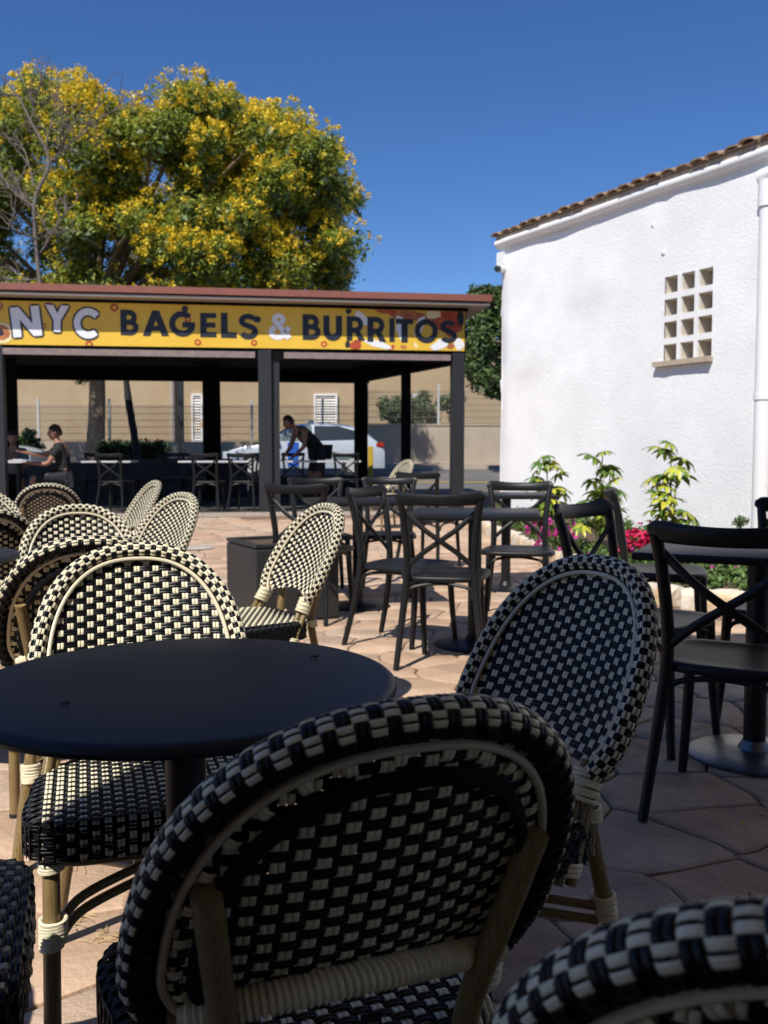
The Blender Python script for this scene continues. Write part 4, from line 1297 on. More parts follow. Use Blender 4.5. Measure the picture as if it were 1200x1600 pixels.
# seated boy, facing left in profile; local facing -Y
sit = dict(pelvis=(0, .05, .52), chest=(0, .0, .86), neck=(0, -.05, 1.03), head=(0, -.09, 1.16),
           shl=(.17, -.01, .95), ell=(.20, -.16, .70), wrl=(.14, -.42, .72), shr=(-.17, -.02, .95), elr=(-.20, -.28, .83), wrr=(-.12, -.52, .87),
           hil=(.09, .03, .50), knl=(.12, -.40, .50), anl=(.12, -.38, .10), tol=(.12, -.5, .05), hir=(-.09, .03, .50), knr=(-.12, -.40, .50), anr=(-.12, -.38, .10), tor=(-.12, -.5, .05))
person((PX(97, 14.1), 14.1, FL - .01), R(-80), sit, 'boy in a black T-shirt seated in the pavilion, facing left with hands on the table', M['shirt'], headyaw=0).scale = (1.02,) * 3
person((PX(20, 15.0), 15.05, FL - .06), R(20), sit, 'person in a grey top seated in shadow at the left edge of the pavilion', M['shirtg'])
lean = dict(pelvis=(0, .12, .92), chest=(0, -.20, 1.20), neck=(0, -.34, 1.31), head=(0, -.46, 1.38),
            shl=(.18, -.24, 1.25), ell=(.22, -.26, .98), wrl=(.15, -.42, .82), shr=(-.18, -.26, 1.25), elr=(-.23, -.32, .98), wrr=(-.13, -.48, .82),
            hil=(.09, .12, .90), knl=(.12, .02, .50), anl=(.12, .12, .10), tol=(.12, -.02, .05), hir=(-.09, .12, .90), knr=(-.12, .0, .50), anr=(-.12, .10, .10), tor=(-.12, -.04, .05))
person((PX(490, 16.0), 16.0, FL + .0), R(-62), lean, 'man in a dark tank top and patterned shorts leaning forward over a pavilion table', M['shirt'], short_sleeve=False, headpitch=.3)

# ---------------------------------------------------------------- across the street
def sx_(px, Y): return (px - 600) / 1450 * Y
def hz_(py, Y): return EYE + (705 - py) * Y / 1450
# beige building
BY = 40.0
bb = empty('beige_building', (0, BY, .6), 0, 'long beige rendered building across the street with white louvred vents', 'building')
b = MB(); b.box((-4, 4, 2.3), (50, 8, 4.9)); b.build('wall', M['beige'], bb, smooth=False)
b = MB(); b.box((-4, -.12, 4.80), (50.4, .3, .18)); b.build('roof_edge', M['grey'], bb, smooth=False)
def louvre(px0, px1, py0, py1, slats, lb=None):
    Y = BY - .05; x0, x1 = sx_(px0, Y), sx_(px1, Y); z1, z0 = hz_(py0, Y) - .6, hz_(py1, Y) - .6
    t = MB(); fw = .09
    for (a, c, p, q) in ((x0, x0 + fw, z0, z1), (x1 - fw, x1, z0, z1), (x0 + fw, x1 - fw, z0, z0 + fw), (x0 + fw, x1 - fw, z1 - fw, z1)):
        t.box(((a + c) / 2, -.08, (p + q) / 2), (c - a, .14, q - p))
    v = t.build('vent', M['shutter'], bb, smooth=False)
    b = MB(); b.box(((x0 + x1) / 2, -.02, (z0 + z1) / 2), (x1 - x0 - .1, .03, z1 - z0 - .1)); b.build('backing', M['sill'], v, smooth=False)
    for i in range(slats):
        z = z0 + fw + (z1 - z0 - 2 * fw) * (i + .5) / slats
        b = MB(); b.box(((x0 + x1) / 2, -.09, z), (x1 - x0 - 2 * fw, .012, (z1 - z0) / slats * .6), rx=R(-35)); b.build('slat', M['shutter'], v, smooth=False)
louvre(301, 319, 616, 692, 16)
louvre(491, 528, 616, 672, 12)
# downpipe, tall grey post, buttress
b = MB(); b.tube([(sx_(272, BY), -.12, -.2), (sx_(272, BY), -.12, 4.6)], .12, 10); b.build('drainpipe', M['beigetrim'], bb)
b = MB(); b.box((sx_(264, BY), -.1, 2.2), (.35, .2, 4.5)); b.build('pilaster', M['beige'], bb, smooth=False)
b = MB(); b.box((sx_(549, BY), -.06, 2.2), (.25, .12, 4.5)); b.build('pilaster', M['beige'], bb, smooth=False)
ac = empty('air_conditioner', (sx_(652, 39.5), 39.5, hz_(624, 39.5)), 0, 'small grey air conditioning unit on the beige wall above the bush', 'air conditioner')
b = MB(); b.box((0, .18, 0), (.48, .28, .42), bev=.02); b.build('casing', M['ac'], ac)
for k_ in range(6):
    b = MB(); b.box((0, .032, -.15 + k_ * .06), (.38, .012, .02)); b.build('slat', M['whitep'], ac)
b = MB(); b.box((0, .4, -.18), (.3, .3, .03)); b.build('bracket', M['wire'], ac)
sp = empty('steel_post', (sx_(284, 22), 22, gh(22)), 0, 'slim dark grey steel post standing behind the pavilion', 'post')
b = MB(); b.box((0, 0, 1.6), (.13, .13, 3.2)); b.build('shaft', M['post'], sp, smooth=False)
b = MB(); b.box((0, 0, 3.22), (.16, .16, .03)); b.build('cap', M['post'], sp, smooth=False)

# low street wall with mesh fence on it
WY = 34.0
lw = empty('low_wall', (0, WY, .55), 0, 'low grey rendered wall along the far pavement', 'wall')
b = MB(); x0, x1 = sx_(560, WY), sx_(900, WY); b.box(((x0 + x1) / 2, .15, (hz_(665, WY) - .55) / 2), (x1 - x0, .3, hz_(665, WY) - .55)); b.build('wall', M['grey'], lw, smooth=False)
b = MB(); b.box(((x0 + x1) / 2, .15, (hz_(665, WY) - .55) + .02), (x1 - x0 + .06, .36, .05)); b.build('coping', M['grey'], lw, smooth=False)
b = MB(); b.box(((x0 + x1) / 2, -.03, .06), (x1 - x0, .05, .16)); b.build('plinth', M['slab'], lw, smooth=False)
zl = hz_(690, WY) - .55
b = MB(); b.box(((sx_(-60, WY) + x0) / 2, .15, zl / 2), (x0 - sx_(-60, WY) - .01, .28, zl)); b.build('wall', M['grey'], lw, smooth=False)
fz = Vector((0, WY + .15, .55))
fe = empty('mesh_fence', fz, 0, 'grey welded wire mesh fence standing on the low street wall', 'fence')
def fence_run(px0, px1, py0, py1, pstep=2.6):
    x0, x1 = sx_(px0, WY), sx_(px1, WY); z0, z1 = hz_(py1, WY) - .55, hz_(py0, WY) - .55
    b = MB(); x = x0
    n = int((x1 - x0) / .085)
    for i in range(n): b.box((x0 + i * .085, 0, (z0 + z1) / 2), (.016, .012, z1 - z0))
    for q in range(6): b.box(((x0 + x1) / 2, -.012, z0 + (z1 - z0) * (q + .2) / 5.5), (x1 - x0, .014, .018))
    tag(b.build('wire_mesh', M['wire'], fe, smooth=False), kind='stuff')
    x = x0
    while x < x1 + .01:
        b = MB(); b.box((x, -.05, (z0 + z1) / 2 + .1), (.08, .06, z1 - z0 + .25)); b.build('post', M['ac'], fe, smooth=False); x += pstep
fence_run(-50, 556, 633, 690)
fence_run(574, 880, 610, 664)

# yellow bollard
bo = empty('bollard', (sx_(579, 20.5), 20.5, gh(20.5)), 0, 'yellow square bollard behind the white car, seen through the pavilion', 'bollard')
b = MB(); b.box((0, 0, .47), (.11, .11, .94), bev=.01); b.build('shaft', M['bollard'], bo)
b = MB(); b.box((0, 0, .01), (.2, .2, .02)); b.build('base_plate', M['post'], bo)

# cars
def make_car(loc, rz, label, L=4.45, police=True):
    root = empty('parked_car', loc, rz, label, 'car')
    # side profile, car faces -X
    h = L / 2
    low = [(-h, .30), (-h - .02, .55), (-h + .10, .70), (-h + .75, .88), (-h + 1.15, .95)]
    belt = .98
    def sec(pts, wid, name, m, zr=None): pass
    prof_top = [(-h, .52), (-h + .08, .68), (-h + .55, .84), (-h + 1.10, .93), (-h + 1.75, 1.36), (-h + 2.25, 1.47), (-h + 3.1, 1.47), (-h + 3.8, 1.33), (-h + 4.2, 1.02), (h, .80), (h + .02, .52)]
    tp = catmull([(x, z, 0) for x, z in prof_top], 4)
    b = MB(); V = []; F = []; k_ = 9
    for p in tp:
        x, z = p.x, p.y
        nose = min(1, (x + h) / .5) if x < -h + .5 else (min(1, (h - x) / .5 + .0) if x > h - .5 else 1)
        W_ = .80 + .08 * max(0, nose) ** .5
        zb_ = .98 if z > .98 else z - .02
        tum = .17 * max(0, (z - .98) / .5)
        ring = [(-W_ * .96, .24), (-W_, .45), (-W_, .70), (-W_ + .02, min(zb_, z - .02)), (-W_ + .03 + tum, z - .06 if z > 1.05 else z - .01), (-W_ * .55, z), (W_ * .55, z), (W_ - .03 - tum, z - .06 if z > 1.05 else z - .01), (W_ - .02, min(zb_, z - .02)), (W_, .70), (W_, .45), (W_ * .96, .24)]
        V += [(x, y, zz) for y, zz in ring]
    m_ = 12; n = len(tp)
    F = [(i * m_ + q, (i + 1) * m_ + q, (i + 1) * m_ + (q + 1) % m_, i * m_ + (q + 1) % m_) for i in range(n - 1) for q in range(m_)]
    F += [tuple(range(m_)), tuple((n - 1) * m_ + q for q in range(m_))[::-1]]
    b.add(V, F); b.build('body', M['carw'], root, ang=50)
    for sgn in (-1, 1):
        Yo = sgn * .865
        for nm, P, m in (('side_window', [(-h + 1.35, 1.00), (-h + 1.95, 1.36), (-h + 2.45, 1.41), (-h + 2.48, 1.00)], 'glassl'), ('side_window', [(-h + 2.54, 1.00), (-h + 2.52, 1.41), (-h + 3.2, 1.40), (-h + 3.75, 1.24), (-h + 3.9, 1.04)], 'glass')):
            b = MB(); nP = len(P)
            V = [(x, sgn * (.878 - .42 * max(0, z - .98)), z) for x, z in P] + [(x, sgn * (.80 - .42 * max(0, z - .98)), z) for x, z in P]
            b.add(V, [tuple(range(nP)), tuple(range(nP, 2 * nP))[::-1]] + [(i, (i + 1) % nP, nP + (i + 1) % nP, nP + i) for i in range(nP)]); b.build(nm, M[m], root, smooth=False)
        if police:
            b = MB(); b.box((-h + 1.95, sgn * .882, .62), (.30, .012, .66)); b.build('blue_band', M['blue'], root, smooth=False)
            b = MB(); b.box((-h + 3.1, sgn * .882, .60), (.9, .010, .16), ry=.3); b.build('blue_band', M['glassl'], root, smooth=False)
        for x in (-h + .82, h - .85):
            b = MB(); wy = sgn * .80
            b.tube([(x, wy - sgn * .09, .31), (x, wy + sgn * .085, .31)], .32, 22); wh = b.build('wheel', M['tyre'], root)
            b = MB(); b.tube([(x, wy + sgn * .08, .31), (x, wy + sgn * .093, .31)], .20, 18); b.build('rim', M['ac'], wh)
        b = MB(); b.box((h - .10, sgn * .70, .88), (.22, .30, .13), bev=.02); b.build('tail_light', M['redl'], root)
        b = MB(); b.box((-h + .14, sgn * .62, .66), (.26, .34, .10), bev=.02, ry=-.3); b.build('headlight', M['glassl'], root)
        b = MB(); b.box((-h + 1.5, sgn * .96, 1.02), (.13, .16, .11), bev=.03); b.build('mirror', M['carw'], root)
    b = MB(); P = [(-h + 1.22, .985), (-h + 1.76, 1.375)]
    b.add([(P[0][0] - .02, -.70, P[0][1]), (P[0][0] - .02, .70, P[0][1]), (P[1][0] - .02, .55, P[1][1]), (P[1][0] - .02, -.55, P[1][1])], [(0, 1, 2, 3)]); b.build('windscreen', M['glassl'], root, smooth=False)
    if police:
        b = MB(); b.box((-h + 2.35, 0, 1.53), (.18, .9, .10), bev=.03); b.build('roof_light', M['ac'], root)
    return root
make_car((PX(478, 26.5), 26.5, gh(26.5) - .03), 0, 'white car with a blue door band parked behind the pavilion')
make_car((PX(-75, 25.5), 26.2, gh(26.2) - .03), PI, 'pale car at the far left behind the two seated people', police=False)

# hedge, bushes ----------------------------------------------------------
def bush(name, label, cat, x, y, z, cl, size, m, seed, grp=None, aspect=.55, stemz=True):
    root = empty(name, (x, y, z), 0, label, cat, grp)
    V, Q = quads_cloud([c[:3] for c in cl], [c[3] for c in cl], [c[4] for c in cl], size, seed, aspect=aspect, shell=.3)
    o = np_mesh('foliage', V, Q, M[m], root, False); o['kind'] = 'stuff'
    b = MB(); r_ = random.Random(seed)
    for c in cl[:12]: b.tube([(c[0] * .2, c[1] * .2, 0), (c[0] * .6 + r_.uniform(-.1, .1), c[1] * .6, c[2] * .6), c[:3]], [.03, .02, .008], 5)
    b.build('stem', M['bark'], root)
    return root
hy = 19.6
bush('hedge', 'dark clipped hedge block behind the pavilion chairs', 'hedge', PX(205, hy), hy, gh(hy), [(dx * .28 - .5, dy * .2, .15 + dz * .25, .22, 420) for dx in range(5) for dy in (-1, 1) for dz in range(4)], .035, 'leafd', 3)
bush('bush', 'green shrub in front of the mesh fence right of the white car', 'bush', PX(640, 35.1), 35.1, .6, [(random.Random(i).uniform(-1.3, 1.9), .3 * math.sin(i), 1.5 + .8 * random.Random(i + 9).random() + .4 * (i % 5 == 0), .35, 330) for i in range(20)], .075, 'leafm', 5)
bush('bush', 'small green shrub left of the seated boy, before the fence', 'bush', PX(32, 30), 30, .5, [(random.Random(i).uniform(-.8, .5), .2 * math.sin(i), .5 + .9 * random.Random(i + 5).random() * (1 - i / 14), .3, 260) for i in range(12)], .07, 'leafm', 6)

# ---------------------------------------------------------------- trees
def limb_tree(root, base, tips, r0, m, seed, fork):
    b = MB(); r_ = random.Random(seed)
    for tp in tips:
        tp = Vector(tp); fk = Vector(fork) + Vector((r_.uniform(-.1, .1), r_.uniform(-.1, .1), r_.uniform(-.3, .3)))
        mid = fk.lerp(tp, .5) + Vector((r_.uniform(-.4, .4), r_.uniform(-.4, .4), r_.uniform(-.1, .5)))
        pts = catmull([fk, mid, tp], 5); n = len(pts)
        b.tube(pts, [r0 * .5 * (1 - i / n) + .015 for i in range(n)], 7)
    b.build('limb', M[m], root)
    b = MB(); pts = catmull([base, Vector(base).lerp(Vector(fork), .5) + Vector((.08, 0, 0)), fork], 6); n = len(pts)
    b.tube(pts, [r0 * (1.15 - .35 * i / n) for i in range(n)], 12); b.build('trunk', M['bark'], root)

TY = 26.8; TK = TY / 21.5
def tpx(px, py, Y=TY): return (sx_(px, Y), Y, hz_(py, Y))
bt = empty('flowering_tree', (sx_(146, TY), TY, gh(TY)), 0, 'big green tree covered in yellow blossom behind the pavilion', 'tree')
o0 = Vector((sx_(146, TY), TY, gh(TY)))
tr = random.Random(21)
# outline of the crown in metres, traced from the photo at its own distance
outl = [(-140, 300), (-120, 180), (-60, 140), (20, 130), (60, 118), (130, 108), (180, 132), (215, 130), (260, 142), (300, 118), (330, 138), (370, 152), (410, 142), (440, 168), (490, 180), (530, 215), (550, 260), (570, 300), (580, 330), (572, 370), (590, 400), (596, 440), (600, 480), (400, 540), (0, 540), (-150, 480)]
def inside(x, y, P):
    c = False; n = len(P); j = n - 1
    for i in range(n):
        if ((P[i][1] > y) != (P[j][1] > y)) and (x < (P[j][0] - P[i][0]) * (y - P[i][1]) / (P[j][1] - P[i][1]) + P[i][0]): c = not c
        j = i
    return c
cl = []; fl = []; dk = []
tries = 0
while len(cl) < 430 and tries < 20000:
    tries += 1
    px = tr.uniform(-150, 600); py = tr.uniform(100, 520)
    rr_ = tr.uniform(.38, .78) * TK; rp = rr_ * 1450 / TY
    if not all(inside(px + rp * .8 * math.cos(a), py + rp * .8 * math.sin(a), outl) for a in (0, .8, 1.57, 2.4, 3.14, 4, 4.71, 5.5)): 
        if not (tr.random() < .03 and inside(px, py, outl)): continue
    # depth: a crown dome about 3.5 m deep
    ex = min(1, abs(px - 230) / 380); ey = min(1, abs(py - 330) / 230)
    half = 3.0 * TK * math.sqrt(max(.05, 1 - .8 * max(ex, ey) ** 2))
    dy = -half + 2 * half * (tr.random() ** 1.3)
    x, _, z = tpx(px, py); f = (TY + dy) / TY
    cl.append((x * f - o0.x, dy, (z - EYE) * f + EYE - o0.z, rr_, px, py))
gaps = [(55, 390, 60), (250, 300, 40), (180, 420, 45), (60, 250, 30), (365, 300, 25)]
def keep(c): 
    return not any(math.hypot(c[4] - g_[0], c[5] - g_[1]) < g_[2] * (.9 + .3 * tr.random()) and c[1] < 2.2 for g_ in gaps)
cl = [c for c in cl if keep(c)]
V, Q = quads_cloud([c[:3] for c in cl], [c[3] for c in cl], [540] * len(cl), .058 * TK, 4, shape=(1, 1, .75), aspect=.36, up=.5, shell=.35)
o = np_mesh('crown', V, Q, [M['leaf']], bt, False); o['kind'] = 'stuff'
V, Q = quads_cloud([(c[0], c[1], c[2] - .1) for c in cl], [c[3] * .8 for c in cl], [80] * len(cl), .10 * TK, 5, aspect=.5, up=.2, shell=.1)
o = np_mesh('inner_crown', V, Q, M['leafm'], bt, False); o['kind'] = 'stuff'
# blossom sprays sit on the outside of the clumps, in little panicles
fc = []; nr = np.random.default_rng(8)
for c in cl:
    dens = 1.0 if c[4] > 120 else (.4 if c[4] < 60 else .6)
    if c[5] > 400 and c[4] < 420: dens *= .5
    dens *= .25 + 1.1 * max(0, min(1, .5 + .9 * math.sin(c[4] * .021 + c[5] * .013) * math.sin(c[5] * .031 - c[4] * .008)))
    for _ in range(int(27 * dens + tr.random())):
        d = Vector((tr.gauss(0, 1), tr.gauss(-.5, 1), tr.gauss(.6, .9))).normalized()
        fc.append((c[0] + d.x * c[3] * 1.0, c[1] + d.y * c[3], c[2] + d.z * c[3] * .8, .12 * TK * tr.uniform(.6, 1.3)))
V, Q = quads_cloud([c[:3] for c in fc], [c[3] for c in fc], [20] * len(fc), .027 * TK, 9, aspect=.8, up=.5, shell=.1)
o = np_mesh('blossom', V, Q, M['flower'], bt, False); o['kind'] = 'stuff'
tips = [(c[0], c[1], c[2]) for c in cl[::9]]
limb_tree(bt, (0, 0, -.1), tips, .24, 'bark', 4, (.15, 0, 4.2))

# second, dark stemmed tree: leaning thin trunk under the same canopy
tt = empty('slim_tree', (sx_(213, 18.9), 18.9, gh(18.9)), 0, 'slim dark leaning trunk right of the thick trunk, behind the hedge', 'tree')
b = MB(); b.tube(catmull([(.08, 0, 0), (0, 0, 1.0), (-.16, 0, 2.2), (-.2, 0, 3.6)], 5), [.085] * 5 + [.075] * 5 + [.06] * 6, 9); b.build('trunk', M['cloth'], tt)
V, Q = quads_cloud([(-1.1, .1, 2.45), (-.7, 0, 2.5), (.1, 0, 2.5), (.5, .1, 2.55), (-.2, 0, 3.6)], [.25, .2, .16, .2, .5], [260, 160, 90, 130, 500], .05, 12, aspect=.5)
o = np_mesh('crown', V, Q, M['leafd'], tt, False); o['kind'] = 'stuff'

# bare tree at the left, in front of the crown
BYT = 17.2
bare = empty('bare_tree', (sx_(70, 19.3), 19.3, gh(19.3)), 0, 'leafless grey branches reaching up in front of the blossom tree, far left', 'tree')
bo_ = Vector((sx_(70, 19.3), 19.3, gh(19.3)))
b = MB(); brn = random.Random(31)
def P3(px, py, Y=18.0): return Vector((sx_(px, Y), Y, hz_(py, Y))) - bo_
main = [P3(82, 560), P3(72, 470), P3(64, 330), P3(88, 265), P3(60, 200), P3(45, 170), P3(20, 135)]
b.tube(catmull(main, 5), [.036 * (1 - i / 34) + .010 for i in range(31)], 7); b.build('trunk', M['dead'], bare)
bm = MB()
def branch(p, d, L, r_, dep):
    pts = [p]; q = Vector(p); dd = Vector(d).normalized()
    for i in range(5):
        dd = (dd + Vector((brn.gauss(0, .22), brn.gauss(0, .2), brn.gauss(.04, .2)))).normalized(); q = q + dd * L / 5; pts.append(q.copy())
    bm.tube(pts, [r_ * (1 - i / 6) + .004 for i in range(6)], 5)
    if dep > 0:
        for i in range(1, 6):
            for _ in range(2 if dep > 1 else 1):
                if brn.random() < .85: branch(pts[i], (dd + Vector((brn.gauss(0, .7), brn.gauss(0, .5), brn.gauss(.1, .6)))), L * brn.uniform(.4, .65), r_ * .5, dep - 1)
for (p, q) in (((64, 330), (-30, 260)), ((70, 380), (-40, 355)), ((88, 265), (110, 170)), ((72, 440), (-20, 430)), ((64, 330), (10, 330)), ((60, 205), (85, 140)), ((88, 265), (150, 230)), ((45, 165), (-10, 180)), ((64, 300), (30, 215)), ((90, 262), (200, 205)), ((72, 400), (130, 350))):
    a, c = P3(*p), P3(*q); branch(a, c - a, (c - a).length, .017, 2)
bm.build('branch', M['dead'], bare)

# dark green tree between the pavilion and the white building
GY = 28.0
gt = empty('green_tree', (sx_(775, GY), GY, gh(GY)), 0, 'dark green leafy tree between the pavilion roof and the white building', 'tree')
go = Vector((sx_(775, GY), GY, gh(GY)))
gc = []; gr_ = random.Random(6)
for i in range(95):
    px = gr_.uniform(735, 860); py = gr_.uniform(470, 600)
    if px < 760 and py > 600: continue
    if px < 750 and py < 480: continue
    x, _, z = tpx(px, py, GY); gc.append((x - go.x, gr_.uniform(-1.2, 1.2), z - go.z, gr_.uniform(.3, .6)))
for (px, py) in ((740, 462), (752, 470), (772, 464), (782, 462), (730, 500), (728, 540), (732, 570), (765, 610), (780, 615)):
    x, _, z = tpx(px, py, GY); gc.append((x - go.x, 0, z - go.z, .28))
V, Q = quads_cloud([c[:3] for c in gc], [c[3] for c in gc], [330] * len(gc), .075, 14, aspect=.5, shell=.3, up=.4)
o = np_mesh('crown', V, Q, M['leafm'], gt, False); o['kind'] = 'stuff'
limb_tree(gt, (.9, 0, 0), [c[:3] for c in gc[::8]], .12, 'bark', 8, (.7, 0, 2.9))

# ---------------------------------------------------------------- bed planting
def whorl():
    """one umbrella leaf: a petiole end with eight drooping leaflets"""
    b = MB(); n = 8
    for i in range(n):
        a = 2 * PI * i / n + .2; L = .10 + .02 * math.sin(i * 3.1); wd = .019
        d = Vector((math.cos(a), math.sin(a), 0)); s__ = Vector((-d.y, d.x, 0))
        P = []
        for t, ww, z in ((.12, .25, .004), (.4, 1, .0), (.75, .85, -.018), (1, .05, -.045)):
            c = d * L * t + Vector((0, 0, z)); P += [c - s__ * wd * ww + Vector((0, 0, .005)), c, c + s__ * wd * ww + Vector((0, 0, .005))]
        F = []
        for r_ in range(3):
            F += [(r_ * 3, r_ * 3 + 1, r_ * 3 + 4, r_ * 3 + 3), (r_ * 3 + 1, r_ * 3 + 2, r_ * 3 + 5, r_ * 3 + 4)]
        b.add(P, F, 0)
    return b
wa = whorl()
me_g = None
def sheff(px, ytop, ybase_z, Y, width, nW, label, seed):
    global me_g
    x = sx_(px, Y); zt_ = hz_(ytop, Y); z0 = gh(Y) + .12
    root = empty('umbrella_plant', (x, Y, z0), 0, label, 'plant', 'umbrella plants in the flower bed')
    H = zt_ - z0; r_ = random.Random(seed); nodes = []
    st = MB()
    for k_ in range(3):
        top = Vector((r_.uniform(-.35, .35) * width, r_.uniform(-.1, .1), H * (1 if k_ == 0 else r_.uniform(.6, .9))))
        if k_ == 0: top.x *= .3
        pts = catmull([Vector((r_.uniform(-.04, .04), 0, 0)), top * .5 + Vector((r_.uniform(-.03, .03), 0, 0)), top], 5)
        st.tube(pts, [.010 * (1 - .5 * i / 10) for i in range(11)], 6); nodes.append(pts)
    s_o = st.build('stem', M['stem'], root)
    for i in range(nW):
        pts = nodes[i % 3]; t = (i // 3 + .5) / (nW / 3); t = .2 + .8 * t
        p = pts[min(10, int(t * 10))]; a = r_.uniform(0, 2 * PI); reach = r_.uniform(.06, .17) * (1.25 - t * .7) * (width / .4)
        if i < 3: reach = .01; p = pts[10]
        q = p + Vector((math.cos(a) * reach, math.sin(a) * reach, reach * r_.uniform(.1, .7)))
        pt = MB(); pt.tube([p, p.lerp(q, .5) + Vector((0, 0, .012)), q], .0028, 4)
        if me_g is None:
            o = wa.build('leaf', M['sleaf'], root, ang=None); me_g = o.data
            o2 = wa.build('leaf', M['sleaf2'], None, ang=None); sheff.y = o2.data; bpy.data.objects.remove(o2)
        else:
            o = bpy.data.objects.new('leaf', sheff.y if r_.random() < .22 else me_g); col.objects.link(o); parent(o, root)
        o.location = q; o.rotation_euler = (r_.uniform(-.5, .5), r_.uniform(-.5, .5), r_.uniform(0, 6)); s__ = r_.uniform(.95, 1.4); o.scale = (s__, s__, s__)
        pt.build('petiole', M['stem'], root)
sheff(1058, 694, 0, 7.4, .42, 29, 'tallest umbrella plant with yellow-green leaves, right, in front of the white wall', 1)
sheff(938, 708, 0, 8.2, .42, 33, 'middle umbrella plant with bright yellow leaves beside the edge-on chair', 2)
sheff(857, 714, 0, 9.4, .42, 38, 'left umbrella plant behind the cross-back chair by the white wall', 3)

def patch(name, label, cat, pts, mleaf, size, seed, petals=None, psize=.02, cnt=260, pcnt=60, dense=.3, grp=None):
    p0 = pts[0]; root = empty(name, (sx_(p0[0], p0[2]), p0[2], gh(p0[2]) + .12), 0, label, cat, grp); o0_ = root.location
    cs = []
    for (px, py, Y, r_) in pts: cs.append((sx_(px, Y) - o0_.x, Y - o0_.y, hz_(py, Y) - o0_.z, r_))
    V, Q = quads_cloud([c[:3] for c in cs], [c[3] for c in cs], [cnt] * len(cs), size, seed, aspect=.5, shell=.2, shape=(1, 1, .8))
    o = np_mesh('foliage', V, Q, M[mleaf], root, False); o['kind'] = 'stuff'
    if petals:
        r_ = random.Random(seed); fl_ = []
        for c in cs:
            for _ in range(pcnt // 8):
                d = Vector((r_.gauss(0, 1), r_.gauss(-.4, 1), r_.gauss(.4, .8))).normalized(); fl_.append((c[0] + d.x * c[3], c[1] + d.y * c[3], c[2] + d.z * c[3] * .9, psize * 1.6))
        V, Q = quads_cloud([f[:3] for f in fl_], [f[3] for f in fl_], [9] * len(fl_), psize, seed + 1, aspect=.9, shell=.2)
        o = np_mesh('petals', V, Q, M[petals], root, False); o['kind'] = 'stuff'
    b = MB()
    for c in cs[:8]: b.tube([(c[0], c[1], 0.0), (c[0], c[1], c[2])], .006, 4)
    b.build('stem', M['stem'], root)
patch('flowering_plant', 'pink flowering plant beside the left umbrella plant', 'plant', [(850, 835, 9.2, .16), (875, 825, 8.9, .16), (865, 850, 8.7, .15), (880, 848, 8.6, .13), (840, 830, 9.4, .12)], 'groundleaf', .022, 1, 'pink', .020, pcnt=110)
patch('flowering_plant', 'magenta geranium behind the corner of the shaded square table', 'plant', [(980, 862, 7.6, .09), (1000, 848, 7.5, .10), (1018, 850, 7.6, .09), (972, 868, 7.6, .07), (992, 840, 7.7, .06), (1024, 866, 7.4, .07)], 'groundleaf', .022, 2, 'magenta', .022, pcnt=130, cnt=110)
patch('flowering_plant', 'small magenta bloom at the far left end of the bed', 'plant', [(797, 838, 10.6, .08), (812, 845, 10.5, .1)], 'groundleaf', .022, 3, 'magenta', .022, pcnt=60)
patch('ground_cover', 'low green ground cover along the left end of the bed', 'plants', [(785 + i * 9, 846 + i * 2.0 - 14 * (i % 2), 10.5 - i * .15 + .5 * (i % 2), .14) for i in range(18)], 'groundleaf', .022, 4)
patch('ground_cover', 'low green leafy cover with a few pink buds along the right of the bed', 'plants', [(935 + i * 14, 872 + i * 2 + 6 * math.sin(i), 7.8 - i * .08, .12) for i in range(18)], 'groundleaf', .022, 5, 'pink', .014, pcnt=8)
patch('ground_cover', 'yellow-green leafy cover behind the steel based table', 'plants', [(900 + i * 17, 884 + 2.2 * i, 8.3 - i * .13, .12) for i in range(14)] + [(1030 + i * 13, 890 + 3 * math.sin(i * 2), 6.9, .10) for i in range(13)], 'groundleaf', .028, 6)
def wpx(t, off, h=.12):
    p = wp(t, 0, off); z = gh(p.y) + h
    return (600 + 1450 * p.x / p.y, 705 - (z + .0 - EYE) * 1450 / p.y, p.y)
patch('ground_cover', 'low green leafy strip growing against the foot of the white wall', 'plants', [wpx(.25 + i * .2, .22 + .1 * math.sin(i * 2.3), .20 + .05 * math.sin(i * 1.7)) + (.15,) for i in range(24)], 'groundleaf', .024, 8, 'pink', .014, pcnt=16, cnt=300)
patch('ground_cover', 'low mixed green leaves just inside the stone kerb of the bed', 'plants', [(600 + 1450 * (p.x + .16) / p.y, 705 - (gh(p.y) + .16 - EYE) * 1450 / p.y, p.y, .12) for p in (on(.3 + i * .24)[0] for i in range(25))], 'groundleaf', .022, 9, cnt=260)
patch('small_shrub', 'small grey-green sprig in front of the downpipe', 'plant', [(1160, 815, 7.5, .07), (1156, 835, 7.5, .08), (1165, 850, 7.5, .1)], 'leafm', .018, 7, cnt=150)

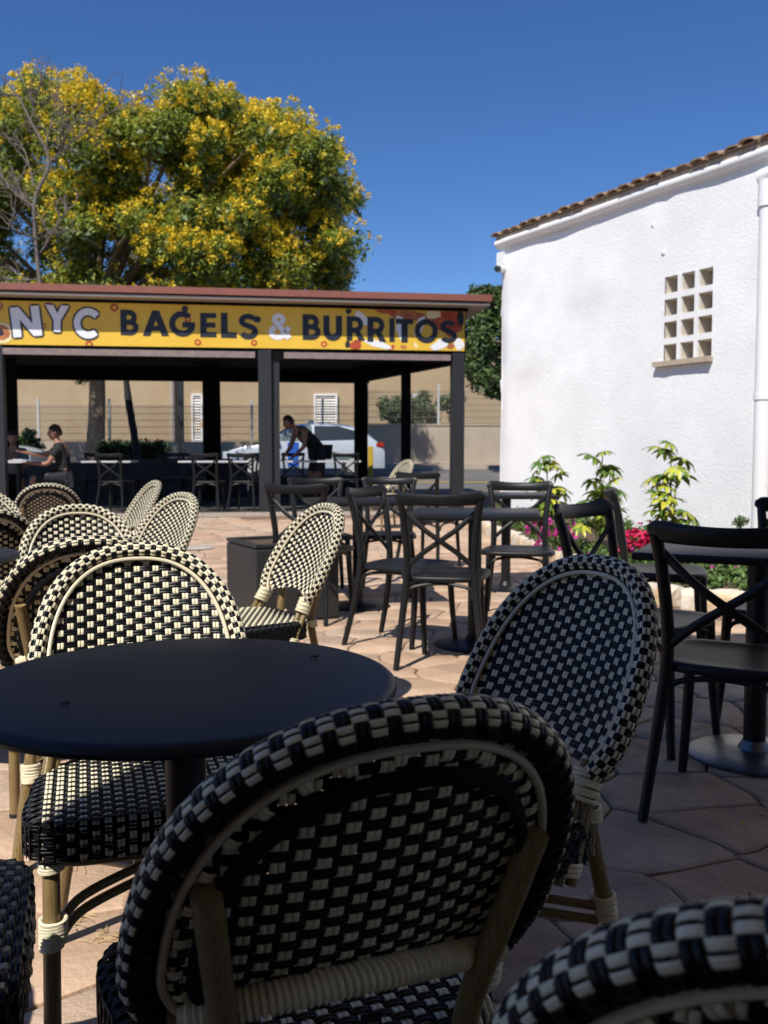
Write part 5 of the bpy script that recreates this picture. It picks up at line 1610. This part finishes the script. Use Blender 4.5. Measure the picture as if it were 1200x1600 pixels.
# ---------------------------------------------------------------- small things
def sprig(x, y, z, a, L, lb, m='grass'):
    b = MB(); r_ = random.Random(int(x * 100))
    for i in range(5):
        aa = a + r_.uniform(-.5, .5); b.tube([(0, 0, .001), (math.cos(aa) * L * .5, math.sin(aa) * L * .5, .003), (math.cos(aa) * L * r_.uniform(.7, 1), math.sin(aa) * L, .0015)], .0009, 5)
    o = b.build('dry_sprig', M[m]); o.location = (x, y, z); tag(o, lb, 'leaf debris')
sprig(-.125, 1.545, .7228, .1, .016, 'tiny dark sprig lying near the back of the round table top', 'leafd')
sprig(-.445, 1.255, .7228, .2, .014, 'tiny dark sprig lying at the left of the round table top', 'leafd')
b = MB(); gr2 = random.Random(4)
for (cx, cy, n) in ((-.72, 2.05, 26), (-.60, 1.98, 30), (-.80, 2.35, 18), (-.83, 2.7, 12)):
    for _ in range(n):
        a = gr2.uniform(0, 6.3); L = gr2.uniform(.02, .06); x, y = cx + gr2.uniform(-.03, .03), cy + gr2.uniform(-.03, .03)
        b.tube([(x, y, .001), (x + math.cos(a) * L * .6, y + math.sin(a) * L * .6, .008), (x + math.cos(a) * L, y + math.sin(a) * L, .004)], .0008, 4)
tag(b.build('dry_grass', M['grass']), 'wisps of dry grass in the paving joints beside the table', 'grass', kind='stuff')

# ---------------------------------------------------------------- awning over the viewer (throws the foreground shade)
AH = 3.1
poly = [(-4, -.95), (-1.78, -.86), (-1.57, -.56), (-1.53, -.35), (-1.45, -.13), (-1.25, .08), (-1.05, .2), (-1.0, .4), (-.75, 1.3), (-.32, 2.2), (.3, 2.75), (.9, 3.1), (5, 3.3), (8, 3.3), (8, -4.5), (-4, -4.5)]
poly = [(x + .05, y + .10) for x, y in poly]
aw = empty('awning', (0, -2, 0), 0, 'pale fabric awning stretched above the foreground seats', 'awning')
b = MB(); b.prism([(x, y + 2) for x, y in poly], AH, AH + .02); b.build('canopy', M['awn'], aw, smooth=False)
for (x, y) in ((-3.8, -4.3), (7.8, -4.3), (7.8, 3.1), (-3.8, -1.0)):
    b = MB(); b.tube([(x, y + 2, 0), (x, y + 2, AH)], .04, 12); b.build('pole', M['post'], aw)

# unseen cafe front added behind the viewer to block sky and deepen the shade
cf = empty('sky_blocker', (0, -4.9, 0), 0, 'unseen cafe front with dark glazed doors, added behind the seats to block sky light', 'building')
b = MB(); b.box((1, -1.6, 1.9), (16, 3.2, 3.8)); b.build('wall', M['blockerw'], cf, smooth=False)
for x in (-4.5, -1.5, 1.5, 4.5):
    b = MB(); b.box((x, .03, 1.15), (1.9, .06, 2.3)); d_ = b.build('door', M['darkframe'], cf, smooth=False)
    b = MB(); b.box((x, .065, 1.2), (1.7, .01, 2.1)); b.build('pane', M['glass'], d_, smooth=False)

b = MB(); lr = random.Random(12)
for _ in range(170):
    y = lr.uniform(1.8, 11); x = lr.uniform(-.42, .42) * y; z = gh(y) + .003
    if x > 1.4 and y > 6: continue
    a = lr.uniform(0, 6.3); L = lr.uniform(.006, .016); wd = L * lr.uniform(.3, .6)
    dx, dy = math.cos(a), math.sin(a)
    b.add([(x - dx * L, y - dy * L, z), (x + dy * wd, y - dx * wd, z + .003), (x + dx * L, y + dy * L, z + .001), (x - dy * wd, y + dx * wd, z + .004)], [(0, 1, 2, 3)], lr.choice((0, 0, 1, 2)))
tag(b.build('leaf_litter', [M['grass'], M['flower'], M['bark']], smooth=False), 'scattered dry leaf bits and petals on the paving', 'leaf litter', kind='stuff')
